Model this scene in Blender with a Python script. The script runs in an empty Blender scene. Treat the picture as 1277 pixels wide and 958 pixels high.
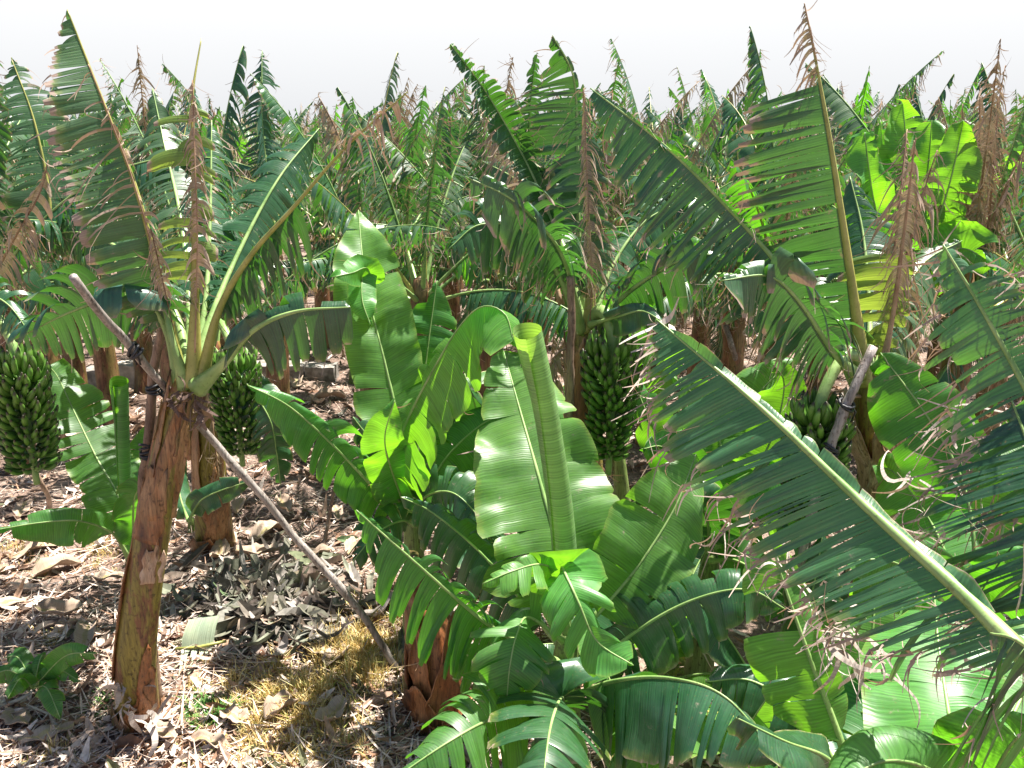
import bpy, math, random
from mathutils import Vector, Matrix, noise
V = Vector
R = random.Random(7)
scn = bpy.context.scene
col = scn.collection
rad = math.radians

# ------------------------------------------------------------------ camera
CAMZ = 3.0; PITCH = rad(16.0); F = 1100.0
cam_d = bpy.data.cameras.new('camera'); cam = bpy.data.objects.new('camera', cam_d); col.objects.link(cam)
cam.location = (0, 0, CAMZ); cam.rotation_euler = (rad(90) - PITCH, 0, 0)
cam_d.sensor_width = 36; cam_d.lens = 36 * F / 1277.0
cam_d.clip_end = 2000; cam_d.clip_start = .05
scn.camera = cam
CAMP = V((0, 0, CAMZ))

def ray(px, py):
    x = (px - 638.5) / F; y = -(py - 479) / F
    c, s = math.cos(PITCH), math.sin(PITCH)
    return V((x, c + y * s, -s + y * c))
def at(px, py, Y):
    d = ray(px, py); return CAMP + d * (Y / d.y)
def gh(x, y):
    return (.035 * math.sin(x * 1.7 + y * .6) + .03 * math.sin(y * 2.3 - x * .9 + 1) + .015 * math.sin(x * 5.1 + 2) * math.sin(y * 4.3)
            + .03 * noise.noise(V((x * 1.3, y * 1.3, 0))))
def gp(px, py):
    d = ray(px, py); t = -CAMZ / d.z; p = CAMP + d * t
    for k in range(4):
        t = (gh(p.x, p.y) - CAMZ) / d.z; p = CAMP + d * t
    return p

# ------------------------------------------------------------------ object helpers
def empty(name, loc, label=None, cat=None, group=None, rz=0):
    o = bpy.data.objects.new(name, None); col.objects.link(o); o.location = loc; o.rotation_euler = (0, 0, rz)
    o.empty_display_size = .1
    tag(o, label, cat, group); return o
def tag(o, label=None, cat=None, group=None, kind=None):
    if label: o['label'] = label
    if cat: o['category'] = cat
    if group: o['group'] = group
    if kind: o['kind'] = kind
    return o

class MB:
    def __init__(s): s.v = []; s.f = []; s.uv = []; s.mi = []; s.cur = 0
    def vert(s, p, uv=(0, 0)):
        s.v.append((p[0], p[1], p[2])); s.uv.append(uv); return len(s.v) - 1
    def face(s, *ix): s.f.append(ix); s.mi.append(s.cur)
    def grid(s, rows, uvs, flip=False):
        base = []
        for r, u in zip(rows, uvs): base.append([s.vert(p, q) for p, q in zip(r, u)])
        for i in range(len(rows) - 1):
            for j in range(len(rows[0]) - 1):
                a, b, c, d = base[i][j], base[i][j + 1], base[i + 1][j + 1], base[i + 1][j]
                if flip: s.face(a, d, c, b)
                else: s.face(a, b, c, d)
    def tube(s, pts, rf, n=8, flat=1.0, cap=True, up=None, us=1.0, squash_up=None):
        rings = []; L = 0
        fr = frames(pts, up)
        for i, p in enumerate(pts):
            if i: L += (pts[i] - pts[i - 1]).length
            t, a, b = fr[i]; r = rf(i / (len(pts) - 1)) if callable(rf) else rf
            ring = []
            for k in range(n):
                th = 2 * math.pi * k / n
                q = p + a * (math.cos(th) * r) + b * (math.sin(th) * r * flat)
                ring.append(s.vert(q, (L * us, k / n)))
            rings.append(ring)
        for i in range(len(rings) - 1):
            for k in range(n):
                s.face(rings[i][k], rings[i][(k + 1) % n], rings[i + 1][(k + 1) % n], rings[i + 1][k])
        if cap:
            s.f.append(tuple(reversed(rings[0]))); s.mi.append(s.cur)
            s.f.append(tuple(rings[-1])); s.mi.append(s.cur)
    def mesh(s, name, mats, smooth=True):
        m = bpy.data.meshes.new(name); m.from_pydata(s.v, [], s.f)
        for x in (mats if isinstance(mats, (list, tuple)) else [mats]): m.materials.append(x)
        uvl = m.uv_layers.new(name='UVMap')
        li = [0] * len(m.loops); m.loops.foreach_get('vertex_index', li)
        flat = []
        for vi in li: flat.extend(s.uv[vi])
        uvl.data.foreach_set('uv', flat)
        m.polygons.foreach_set('material_index', s.mi)
        if smooth: m.polygons.foreach_set('use_smooth', [True] * len(m.polygons))
        m.update(); return m
    def build(s, name, mats, parent=None, smooth=True):
        o = bpy.data.objects.new(name, s.mesh(name, mats, smooth)); col.objects.link(o)
        if parent is not None:
            o.parent = parent
            if parent.type != 'EMPTY' or True:
                o.matrix_parent_inverse = world_of(parent).inverted()
        return o
def world_of(o):
    m = o.matrix_basis.copy() if o.parent is None else world_of(o.parent) @ o.matrix_parent_inverse @ o.matrix_basis
    return m

def frames(pts, up=None):
    n = len(pts); out = []; a_prev = None
    for i in range(n):
        t = (pts[min(i + 1, n - 1)] - pts[max(i - 1, 0)])
        t = t.normalized() if t.length > 1e-9 else V((0, 0, 1))
        if a_prev is None:
            ref = up if up is not None else (V((1, 0, 0)) if abs(t.x) < .9 else V((0, 1, 0)))
            a = ref - t * ref.dot(t)
            if a.length < 1e-4: a = t.orthogonal()
        else:
            a = a_prev - t * a_prev.dot(t)
            if a.length < 1e-4: a = t.orthogonal()
        a.normalize(); a_prev = a
        out.append((t, a, t.cross(a)))
    return out
def spline(pts, n):
    pts = [V(p) for p in pts]
    P = [pts[0] * 2 - pts[1]] + pts + [pts[-1] * 2 - pts[-2]]
    dense = []
    for i in range(1, len(P) - 2):
        for k in range(12):
            t = k / 12; a, b, c, d = P[i - 1], P[i], P[i + 1], P[i + 2]
            dense.append(.5 * ((2 * b) + (c - a) * t + (2 * a - 5 * b + 4 * c - d) * t * t + (3 * b - a - 3 * c + d) * t ** 3))
    dense.append(pts[-1])
    L = [0]
    for i in range(1, len(dense)): L.append(L[-1] + (dense[i] - dense[i - 1]).length)
    out = []; j = 0
    for k in range(n):
        s = L[-1] * k / (n - 1)
        while j < len(L) - 2 and L[j + 1] < s: j += 1
        w = (s - L[j]) / max(1e-9, L[j + 1] - L[j]); out.append(dense[j].lerp(dense[j + 1], min(1, max(0, w))))
    return out, L[-1]
def lerp(a, b, t): return a + (b - a) * t

# ------------------------------------------------------------------ materials
def mat(name):
    m = bpy.data.materials.new(name); m.use_nodes = True; nt = m.node_tree
    for n in list(nt.nodes): nt.nodes.remove(n)
    out = nt.nodes.new('ShaderNodeOutputMaterial'); return m, nt, out
def N(nt, typ, **kw):
    n = nt.nodes.new('ShaderNode' + typ)
    for k, v in kw.items():
        if k in n.inputs: n.inputs[k].default_value = v
        else: setattr(n, k, v)
    return n
def ramp(nt, stops, interp='LINEAR'):
    r = nt.nodes.new('ShaderNodeValToRGB'); cr = r.color_ramp; cr.interpolation = interp
    while len(cr.elements) < len(stops): cr.elements.new(.5)
    for e, (p, c) in zip(cr.elements, stops):
        e.position = p; e.color = (*c, 1) if len(c) == 3 else c
    return r
def mixc(nt, fac, a, b, blend='MIX'):
    m = nt.nodes.new('ShaderNodeMix'); m.data_type = 'RGBA'; m.blend_type = blend
    for sock, val in ((m.inputs[0], fac), (m.inputs[6], a), (m.inputs[7], b)):
        if hasattr(val, 'default_value') or hasattr(val, 'is_linked'): nt.links.new(val, sock)
        elif isinstance(val, (int, float)): sock.default_value = val
        else: sock.default_value = (*val, 1) if len(val) == 3 else val
    return m.outputs[2]
def math_(nt, op, a, b=None, clamp=False):
    m = nt.nodes.new('ShaderNodeMath'); m.operation = op; m.use_clamp = clamp
    for sock, val in ((m.inputs[0], a), (m.inputs[1], b)):
        if val is None: continue
        if isinstance(val, (int, float)): sock.default_value = val
        else: nt.links.new(val, sock)
    return m.outputs[0]

def leaf_mat(name, top, under, trans, tw=.35, rough=.36, dry_at=.97, dry_col=(.50, .40, .34), dry_col2=(.24, .15, .11), patch=.0, spec=.7):
    m, nt, out = mat(name); L = nt.links.new
    uv = N(nt, 'UVMap'); sep = N(nt, 'SeparateXYZ'); L(uv.outputs[0], sep.inputs[0])
    u, v = sep.outputs[0], sep.outputs[1]
    oi = N(nt, 'ObjectInfo'); tc = N(nt, 'TexCoord'); geo = N(nt, 'NewGeometry')
    n1 = N(nt, 'TexNoise', Scale=5.0, Detail=4.0); L(geo.outputs['Position'], n1.inputs['Vector'])
    n2 = N(nt, 'TexNoise', Scale=45.0, Detail=3.0); L(geo.outputs['Position'], n2.inputs['Vector'])
    # parallel side veins across the blade
    nv = N(nt, 'TexNoise', Scale=1.0, Detail=2.0)
    cmb = N(nt, 'CombineXYZ'); L(math_(nt, 'MULTIPLY', u, 150.0), cmb.inputs[0]); L(math_(nt, 'MULTIPLY', v, 1.2), cmb.inputs[1]); L(cmb.outputs[0], nv.inputs['Vector'])
    sn = math_(nt, 'SINE', math_(nt, 'MULTIPLY', u, 520.0))
    vein = math_(nt, 'MULTIPLY_ADD', sn, .10); nt.nodes[-1]
    vm = nt.nodes.new('ShaderNodeMath'); vm.operation = 'MULTIPLY_ADD'; L(sn, vm.inputs[0]); vm.inputs[1].default_value = .09; L(nv.outputs[0], vm.inputs[2])
    vein = vm.outputs[0]
    vr = ramp(nt, [(.25, (.60, .60, .58)), (.75, (1.35, 1.35, 1.32))]); L(vein, vr.inputs[0])
    # colour: upper or lower face of the blade, object to object differences, patches
    side = mixc(nt, geo.outputs['Backfacing'], top, under)
    var = ramp(nt, [(.3, (.72, .78, .75)), (.7, (1.3, 1.2, 1.05))]); L(n1.outputs[0], var.inputs[0])
    c = mixc(nt, .75, side, var.outputs[0], 'MULTIPLY')
    c = mixc(nt, .8, c, vr.outputs[0], 'MULTIPLY')
    hs = N(nt, 'HueSaturation'); L(c, hs.inputs['Color'])
    L(math_(nt, 'MULTIPLY_ADD', oi.outputs['Random'], .4), hs.inputs['Value']); nt.nodes[-1].inputs[2].default_value = .8
    r2 = math_(nt, 'FRACT', math_(nt, 'MULTIPLY', oi.outputs['Random'], 17.3))
    hm = nt.nodes.new('ShaderNodeMath'); hm.operation = 'MULTIPLY_ADD'; L(r2, hm.inputs[0]); hm.inputs[1].default_value = .035; hm.inputs[2].default_value = .48
    L(hm.outputs[0], hs.inputs['Hue'])
    c = hs.outputs[0]
    # dry margins, dry tatters and yellow-brown blotches
    vv = nt.nodes.new('ShaderNodeMath'); vv.operation = 'MULTIPLY_ADD'; L(n2.outputs[0], vv.inputs[0]); vv.inputs[1].default_value = .22; L(v, vv.inputs[2])
    dr = ramp(nt, [(0, (0, 0, 0)), (1, (1, 1, 1))]); 
    mr = N(nt, 'MapRange'); L(vv.outputs[0], mr.inputs[0]); mr.inputs[1].default_value = dry_at + .09; mr.inputs[2].default_value = dry_at + .16
    dry = mr.outputs[0]
    yel = N(nt, 'MapRange'); L(vv.outputs[0], yel.inputs[0]); yel.inputs[1].default_value = dry_at - .04; yel.inputs[2].default_value = dry_at + .13
    yl = math_(nt, 'MULTIPLY', yel.outputs[0], .4)
    if patch > 0:
        pn = N(nt, 'TexNoise', Scale=3.3, Detail=5.0, Roughness=.65); L(geo.outputs['Position'], pn.inputs['Vector'])
        pm = N(nt, 'MapRange'); L(pn.outputs[0], pm.inputs[0]); pm.inputs[1].default_value = .72 - patch; pm.inputs[2].default_value = .80 - patch
        dry = math_(nt, 'MAXIMUM', dry, pm.outputs[0])
    dc = mixc(nt, n1.outputs[0], dry_col2, dry_col)
    dc = mixc(nt, .6, dc, vr.outputs[0], 'MULTIPLY')
    ns = N(nt, 'TexNoise', Scale=120.0, Detail=2.0); L(geo.outputs['Position'], ns.inputs['Vector'])
    nb = N(nt, 'TexNoise', Scale=14.0, Detail=6.0, Roughness=.7); L(geo.outputs['Position'], nb.inputs['Vector'])
    sk = N(nt, 'MapRange'); L(ns.outputs[0], sk.inputs[0]); sk.inputs[1].default_value = .66; sk.inputs[2].default_value = .72
    sb = N(nt, 'MapRange'); L(nb.outputs[0], sb.inputs[0]); sb.inputs[1].default_value = .64; sb.inputs[2].default_value = .70
    dry = math_(nt, 'MAXIMUM', dry, math_(nt, 'MULTIPLY', sb.outputs[0], .55))
    c = mixc(nt, math_(nt, 'MULTIPLY', sk.outputs[0], .6), c, (.16, .11, .04))
    db = N(nt, 'MapRange'); L(nb.outputs[0], db.inputs[0]); db.inputs[1].default_value = .38; db.inputs[2].default_value = .62
    c = mixc(nt, math_(nt, 'MULTIPLY', db.outputs[0], .07), c, (.28, .40, .33))
    c = mixc(nt, yl, c, (.33, .34, .06))
    c = mixc(nt, dry, c, dc)
    tcol = mixc(nt, .7, trans, var.outputs[0], 'MULTIPLY')
    tcol = mixc(nt, .7, tcol, vr.outputs[0], 'MULTIPLY')
    tcol = mixc(nt, dry, tcol, (.34, .20, .09))
    bs = N(nt, 'BsdfPrincipled', Roughness=rough); L(c, bs.inputs['Base Color']); bs.inputs['Specular IOR Level'].default_value = spec
    rg = mixc(nt, dry, (rough,) * 3, (.75,) * 3); L(rg, bs.inputs['Roughness'])
    bm = N(nt, 'Bump', Strength=.32, Distance=.004); L(vein, bm.inputs['Height']); L(bm.outputs[0], bs.inputs['Normal'])
    tr = N(nt, 'BsdfTranslucent'); L(tcol, tr.inputs['Color'])
    mx = N(nt, 'MixShader'); mx.inputs[0].default_value = tw; L(bs.outputs[0], mx.inputs[1]); L(tr.outputs[0], mx.inputs[2])
    L(mx.outputs[0], out.inputs[0]); return m

M_OLD = leaf_mat('mature_leaf', (.020, .078, .030), (.020, .070, .052), (.10, .34, .02), tw=.20, rough=.31)
M_NEAR = leaf_mat('near_mature_leaf', (.055, .155, .060), (.052, .14, .078), (.12, .38, .03), tw=.24, rough=.36, dry_at=.95)
M_OLD2 = leaf_mat('weathered_leaf', (.042, .100, .040), (.040, .095, .060), (.11, .36, .035), tw=.24, rough=.42, dry_at=.86, patch=.05)
M_MID = leaf_mat('green_leaf', (.048, .165, .036), (.050, .155, .060), (.17, .56, .015), tw=.36, rough=.40, spec=.5, dry_at=1.0)
M_NEW = leaf_mat('young_leaf', (.080, .245, .050), (.095, .25, .085), (.28, .70, .02), tw=.40, spec=.5, rough=.38, dry_at=1.02)
M_ROLL = leaf_mat('rolled_new_leaf', (.19, .33, .12), (.19, .34, .14), (.42, .72, .06), tw=.36, rough=.42, dry_at=1.05, spec=.5)
M_YEL = leaf_mat('yellowing_leaf', (.13, .22, .04), (.14, .21, .06), (.34, .48, .05), tw=.4, rough=.45, dry_at=.88, patch=.06)
M_DEAD = leaf_mat('dead_leaf', (.38, .29, .20), (.42, .34, .27), (.36, .26, .17), tw=.16, rough=.75, dry_at=.3, dry_col=(.60, .49, .39), dry_col2=(.24, .15, .10), spec=.2)

M_SHRED = leaf_mat('bleached_shreds', (.50, .45, .40), (.52, .47, .43), (.40, .32, .25), tw=.15, rough=.7, dry_at=.3, dry_col=(.66, .61, .56), dry_col2=(.38, .30, .25), spec=.2)
def rib_mat(name, c1, c2, rough=.4):
    m, nt, out = mat(name); L = nt.links.new
    geo = N(nt, 'NewGeometry'); n = N(nt, 'TexNoise', Scale=9.0, Detail=5.0); L(geo.outputs['Position'], n.inputs['Vector'])
    n2 = N(nt, 'TexNoise', Scale=70.0, Detail=2.0); L(geo.outputs['Position'], n2.inputs['Vector'])
    r = ramp(nt, [(.32, c1), (.66, c2)]); L(n.outputs[0], r.inputs[0])
    sp = ramp(nt, [(.6, (1, 1, 1)), (.72, (.45, .36, .28))]); L(n2.outputs[0], sp.inputs[0])
    c = mixc(nt, .6, r.outputs[0], sp.outputs[0], 'MULTIPLY')
    b = N(nt, 'BsdfPrincipled', Roughness=rough); L(c, b.inputs['Base Color'])
    bm = N(nt, 'Bump', Strength=.2, Distance=.003); L(n2.outputs[0], bm.inputs['Height']); L(bm.outputs[0], b.inputs['Normal'])
    L(b.outputs[0], out.inputs[0]); return m
M_RIB = rib_mat('midrib_green', (.15, .27, .07), (.30, .42, .15))
M_RIBY = rib_mat('midrib_yellow', (.22, .24, .05), (.38, .36, .10))
M_RIBD = rib_mat('midrib_dry', (.22, .12, .07), (.42, .28, .17), .8)

def trunk_mat(name, base, dark, tan, olive, olive_amt=.5):
    m, nt, out = mat(name); L = nt.links.new
    tc = N(nt, 'TexCoord'); mp = N(nt, 'Mapping'); mp.inputs['Scale'].default_value = (1, 1, .10); L(tc.outputs['Object'], mp.inputs[0])
    fib = N(nt, 'TexNoise', Scale=85.0, Detail=7.0, Roughness=.72); L(mp.outputs[0], fib.inputs['Vector'])
    mp2 = N(nt, 'Mapping'); mp2.inputs['Scale'].default_value = (1, 1, .35); L(tc.outputs['Object'], mp2.inputs[0])
    big = N(nt, 'TexNoise', Scale=7.0, Detail=4.0, Roughness=.6); L(mp2.outputs[0], big.inputs['Vector'])
    big2 = N(nt, 'TexNoise', Scale=11.0, Detail=5.0, Roughness=.7, Distortion=.8); L(mp2.outputs[0], big2.inputs['Vector'])
    r1 = ramp(nt, [(.33, dark), (.48, base), (.66, tan)]); L(big.outputs[0], r1.inputs[0])
    r2 = ramp(nt, [(.50 - .1 * olive_amt, (0, 0, 0)), (.56 - .06 * olive_amt, (1, 1, 1))]); L(big2.outputs[0], r2.inputs[0])
    c = mixc(nt, math_(nt, 'MULTIPLY', r2.outputs[0], olive_amt), r1.outputs[0], olive)
    fr = ramp(nt, [(.34, (.22, .17, .15)), (.46, (.8, .78, .75)), (.56, (1, 1, 1)), (.72, (1.6, 1.5, 1.35))]); L(fib.outputs[0], fr.inputs[0])
    c = mixc(nt, .97, c, fr.outputs[0], 'MULTIPLY')
    sp3 = N(nt, 'TexNoise', Scale=38.0, Detail=4.0); L(tc.outputs['Object'], sp3.inputs['Vector'])
    sr = ramp(nt, [(.60, (1, 1, 1)), (.68, (.30, .24, .22))]); L(sp3.outputs[0], sr.inputs[0])
    c = mixc(nt, .8, c, sr.outputs[0], 'MULTIPLY')
    b = N(nt, 'BsdfPrincipled', Roughness=.42); L(c, b.inputs['Base Color'])
    bm = N(nt, 'Bump', Strength=.5, Distance=.008); L(fib.outputs[0], bm.inputs['Height']); L(bm.outputs[0], b.inputs['Normal'])
    L(b.outputs[0], out.inputs[0]); return m
M_TRUNK = trunk_mat('pseudostem_bark', (.17, .065, .030), (.040, .017, .013), (.33, .17, .08), (.23, .20, .035), .9)
M_TRUNK2 = trunk_mat('pseudostem_dark', (.17, .07, .035), (.05, .022, .014), (.36, .20, .11), (.14, .15, .035), .5)
M_SHEATH = trunk_mat('dry_sheath', (.27, .115, .045), (.075, .03, .018), (.44, .25, .13), (.30, .22, .10), .3)
M_PEEL = trunk_mat('peeling_sheath', (.42, .26, .16), (.14, .06, .03), (.66, .54, .44), (.40, .28, .17), .3)
M_STEMG = trunk_mat('young_stem', (.18, .26, .07), (.10, .14, .04), (.30, .36, .14), (.16, .25, .06), .5)
M_WOOD = trunk_mat('grey_wood', (.27, .235, .215), (.11, .09, .08), (.44, .40, .375), (.31, .275, .25), .3)
M_WOODB = trunk_mat('brown_wood', (.22, .14, .10), (.09, .05, .04), (.38, .27, .20), (.25, .18, .13), .3)
M_STUMP = trunk_mat('torn_trunk', (.30, .11, .04), (.05, .02, .012), (.48, .22, .09), (.20, .10, .04), .4)

def simple(name, c, rough=.6, c2=None, sc=20, bump=.2):
    m, nt, out = mat(name); L = nt.links.new
    geo = N(nt, 'NewGeometry'); n = N(nt, 'TexNoise', Scale=float(sc), Detail=5.0); L(geo.outputs['Position'], n.inputs['Vector'])
    r = ramp(nt, [(.35, c), (.65, c2 or c)]); L(n.outputs[0], r.inputs[0])
    b = N(nt, 'BsdfPrincipled', Roughness=rough); L(r.outputs[0], b.inputs['Base Color'])
    bm = N(nt, 'Bump', Strength=bump, Distance=.01); L(n.outputs[0], bm.inputs['Height']); L(bm.outputs[0], b.inputs['Normal'])
    L(b.outputs[0], out.inputs[0]); return m
M_TIE = simple('black_strap', (.012, .012, .014), .5, (.03, .03, .035), 60)
M_STONE = simple('grey_stone', (.16, .14, .12), .9, (.34, .31, .28), 14, .6)
M_RUBBLE = simple('pale_rubble', (.30, .26, .22), .9, (.50, .45, .40), 10, .6)

def banana_mat():
    m, nt, out = mat('green_banana'); L = nt.links.new
    uv = N(nt, 'UVMap'); sep = N(nt, 'SeparateXYZ'); L(uv.outputs[0], sep.inputs[0]); oi = N(nt, 'ObjectInfo')
    geo = N(nt, 'NewGeometry'); n = N(nt, 'TexNoise', Scale=35.0, Detail=3.0); L(geo.outputs['Position'], n.inputs['Vector'])
    r = ramp(nt, [(.0, (.07, .12, .02)), (.12, (.065, .165, .024)), (.84, (.105, .225, .035)), (.94, (.04, .035, .018))]); L(sep.outputs[0], r.inputs[0])
    v = ramp(nt, [(.35, (.75, .8, .7)), (.65, (1.25, 1.2, 1.1))]); L(n.outputs[0], v.inputs[0])
    c = mixc(nt, .8, r.outputs[0], v.outputs[0], 'MULTIPLY')
    hs = N(nt, 'HueSaturation'); L(c, hs.inputs['Color']); 
    mm = nt.nodes.new('ShaderNodeMath'); mm.operation = 'MULTIPLY_ADD'; L(oi.outputs['Random'], mm.inputs[0]); mm.inputs[1].default_value = .5; mm.inputs[2].default_value = .75; L(mm.outputs[0], hs.inputs['Value'])
    b = N(nt, 'BsdfPrincipled', Roughness=.42); L(hs.outputs[0], b.inputs['Base Color']); L(b.outputs[0], out.inputs[0]); return m
M_BAN = banana_mat()

def litter_mat():
    m, nt, out = mat('leaf_litter'); L = nt.links.new
    uv = N(nt, 'UVMap'); sep = N(nt, 'SeparateXYZ'); L(uv.outputs[0], sep.inputs[0])
    geo = N(nt, 'NewGeometry'); n = N(nt, 'TexNoise', Scale=30.0, Detail=4.0); L(geo.outputs['Position'], n.inputs['Vector'])
    r = ramp(nt, [(0, (.09, .045, .03)), (.2, (.22, .12, .075)), (.42, (.36, .23, .155)), (.62, (.62, .50, .42)), (.82, (.78, .70, .63)), (.93, (.38, .35, .34)), (1, (.16, .17, .10))]); L(sep.outputs[0], r.inputs[0])
    v = ramp(nt, [(.3, (.6, .57, .55)), (.7, (1.25, 1.2, 1.15))]); L(n.outputs[0], v.inputs[0])
    c = mixc(nt, .8, r.outputs[0], v.outputs[0], 'MULTIPLY')
    b = N(nt, 'BsdfPrincipled', Roughness=.75); L(c, b.inputs['Base Color']); b.inputs['Specular IOR Level'].default_value = .25
    bm = N(nt, 'Bump', Strength=.3, Distance=.004); L(n.outputs[0], bm.inputs['Height']); L(bm.outputs[0], b.inputs['Normal'])
    tr = N(nt, 'BsdfTranslucent'); L(c, tr.inputs['Color'])
    mx = N(nt, 'MixShader'); mx.inputs[0].default_value = .15; L(b.outputs[0], mx.inputs[1]); L(tr.outputs[0], mx.inputs[2])
    L(mx.outputs[0], out.inputs[0]); return m
M_LIT = litter_mat()
def ground_mat():
    m, nt, out = mat('soil'); L = nt.links.new
    geo = N(nt, 'NewGeometry')
    n = N(nt, 'TexNoise', Scale=1.1, Detail=6.0, Roughness=.65); L(geo.outputs['Position'], n.inputs['Vector'])
    n2 = N(nt, 'TexNoise', Scale=26.0, Detail=8.0, Roughness=.75); L(geo.outputs['Position'], n2.inputs['Vector'])
    vo = N(nt, 'TexVoronoi', Scale=34.0); L(geo.outputs['Position'], vo.inputs['Vector'])
    r = ramp(nt, [(.35, (.15, .10, .08)), (.65, (.34, .26, .215))]); L(n.outputs[0], r.inputs[0])
    r2 = ramp(nt, [(.3, (.4, .36, .34)), (.5, (1, 1, 1)), (.7, (1.9, 1.75, 1.6))]); L(n2.outputs[0], r2.inputs[0])
    c = mixc(nt, .85, r.outputs[0], r2.outputs[0], 'MULTIPLY')
    b = N(nt, 'BsdfPrincipled', Roughness=.95); L(c, b.inputs['Base Color']); b.inputs['Specular IOR Level'].default_value = .2
    h = math_(nt, 'ADD', n2.outputs[0], vo.outputs[0])
    bm = N(nt, 'Bump', Strength=.9, Distance=.03); L(h, bm.inputs['Height']); L(bm.outputs[0], b.inputs['Normal'])
    L(b.outputs[0], out.inputs[0]); return m
M_SOIL = ground_mat()
def grass_mat(name, stops):
    m, nt, out = mat(name); L = nt.links.new
    uv = N(nt, 'UVMap'); sep = N(nt, 'SeparateXYZ'); L(uv.outputs[0], sep.inputs[0])
    r = ramp(nt, stops); L(sep.outputs[0], r.inputs[0])
    b = N(nt, 'BsdfPrincipled', Roughness=.6); L(r.outputs[0], b.inputs['Base Color'])
    tr = N(nt, 'BsdfTranslucent'); L(r.outputs[0], tr.inputs['Color'])
    mx = N(nt, 'MixShader'); mx.inputs[0].default_value = .35; L(b.outputs[0], mx.inputs[1]); L(tr.outputs[0], mx.inputs[2])
    L(mx.outputs[0], out.inputs[0]); return m
M_STRAW = grass_mat('straw_grass', [(0, (.50, .34, .11)), (.5, (.68, .52, .20)), (.8, (.76, .66, .36)), (.97, (.40, .44, .10)), (1, (.25, .38, .07))])
M_WEED = grass_mat('green_weed', [(0, (.05, .16, .03)), (1, (.16, .34, .06))])

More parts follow.
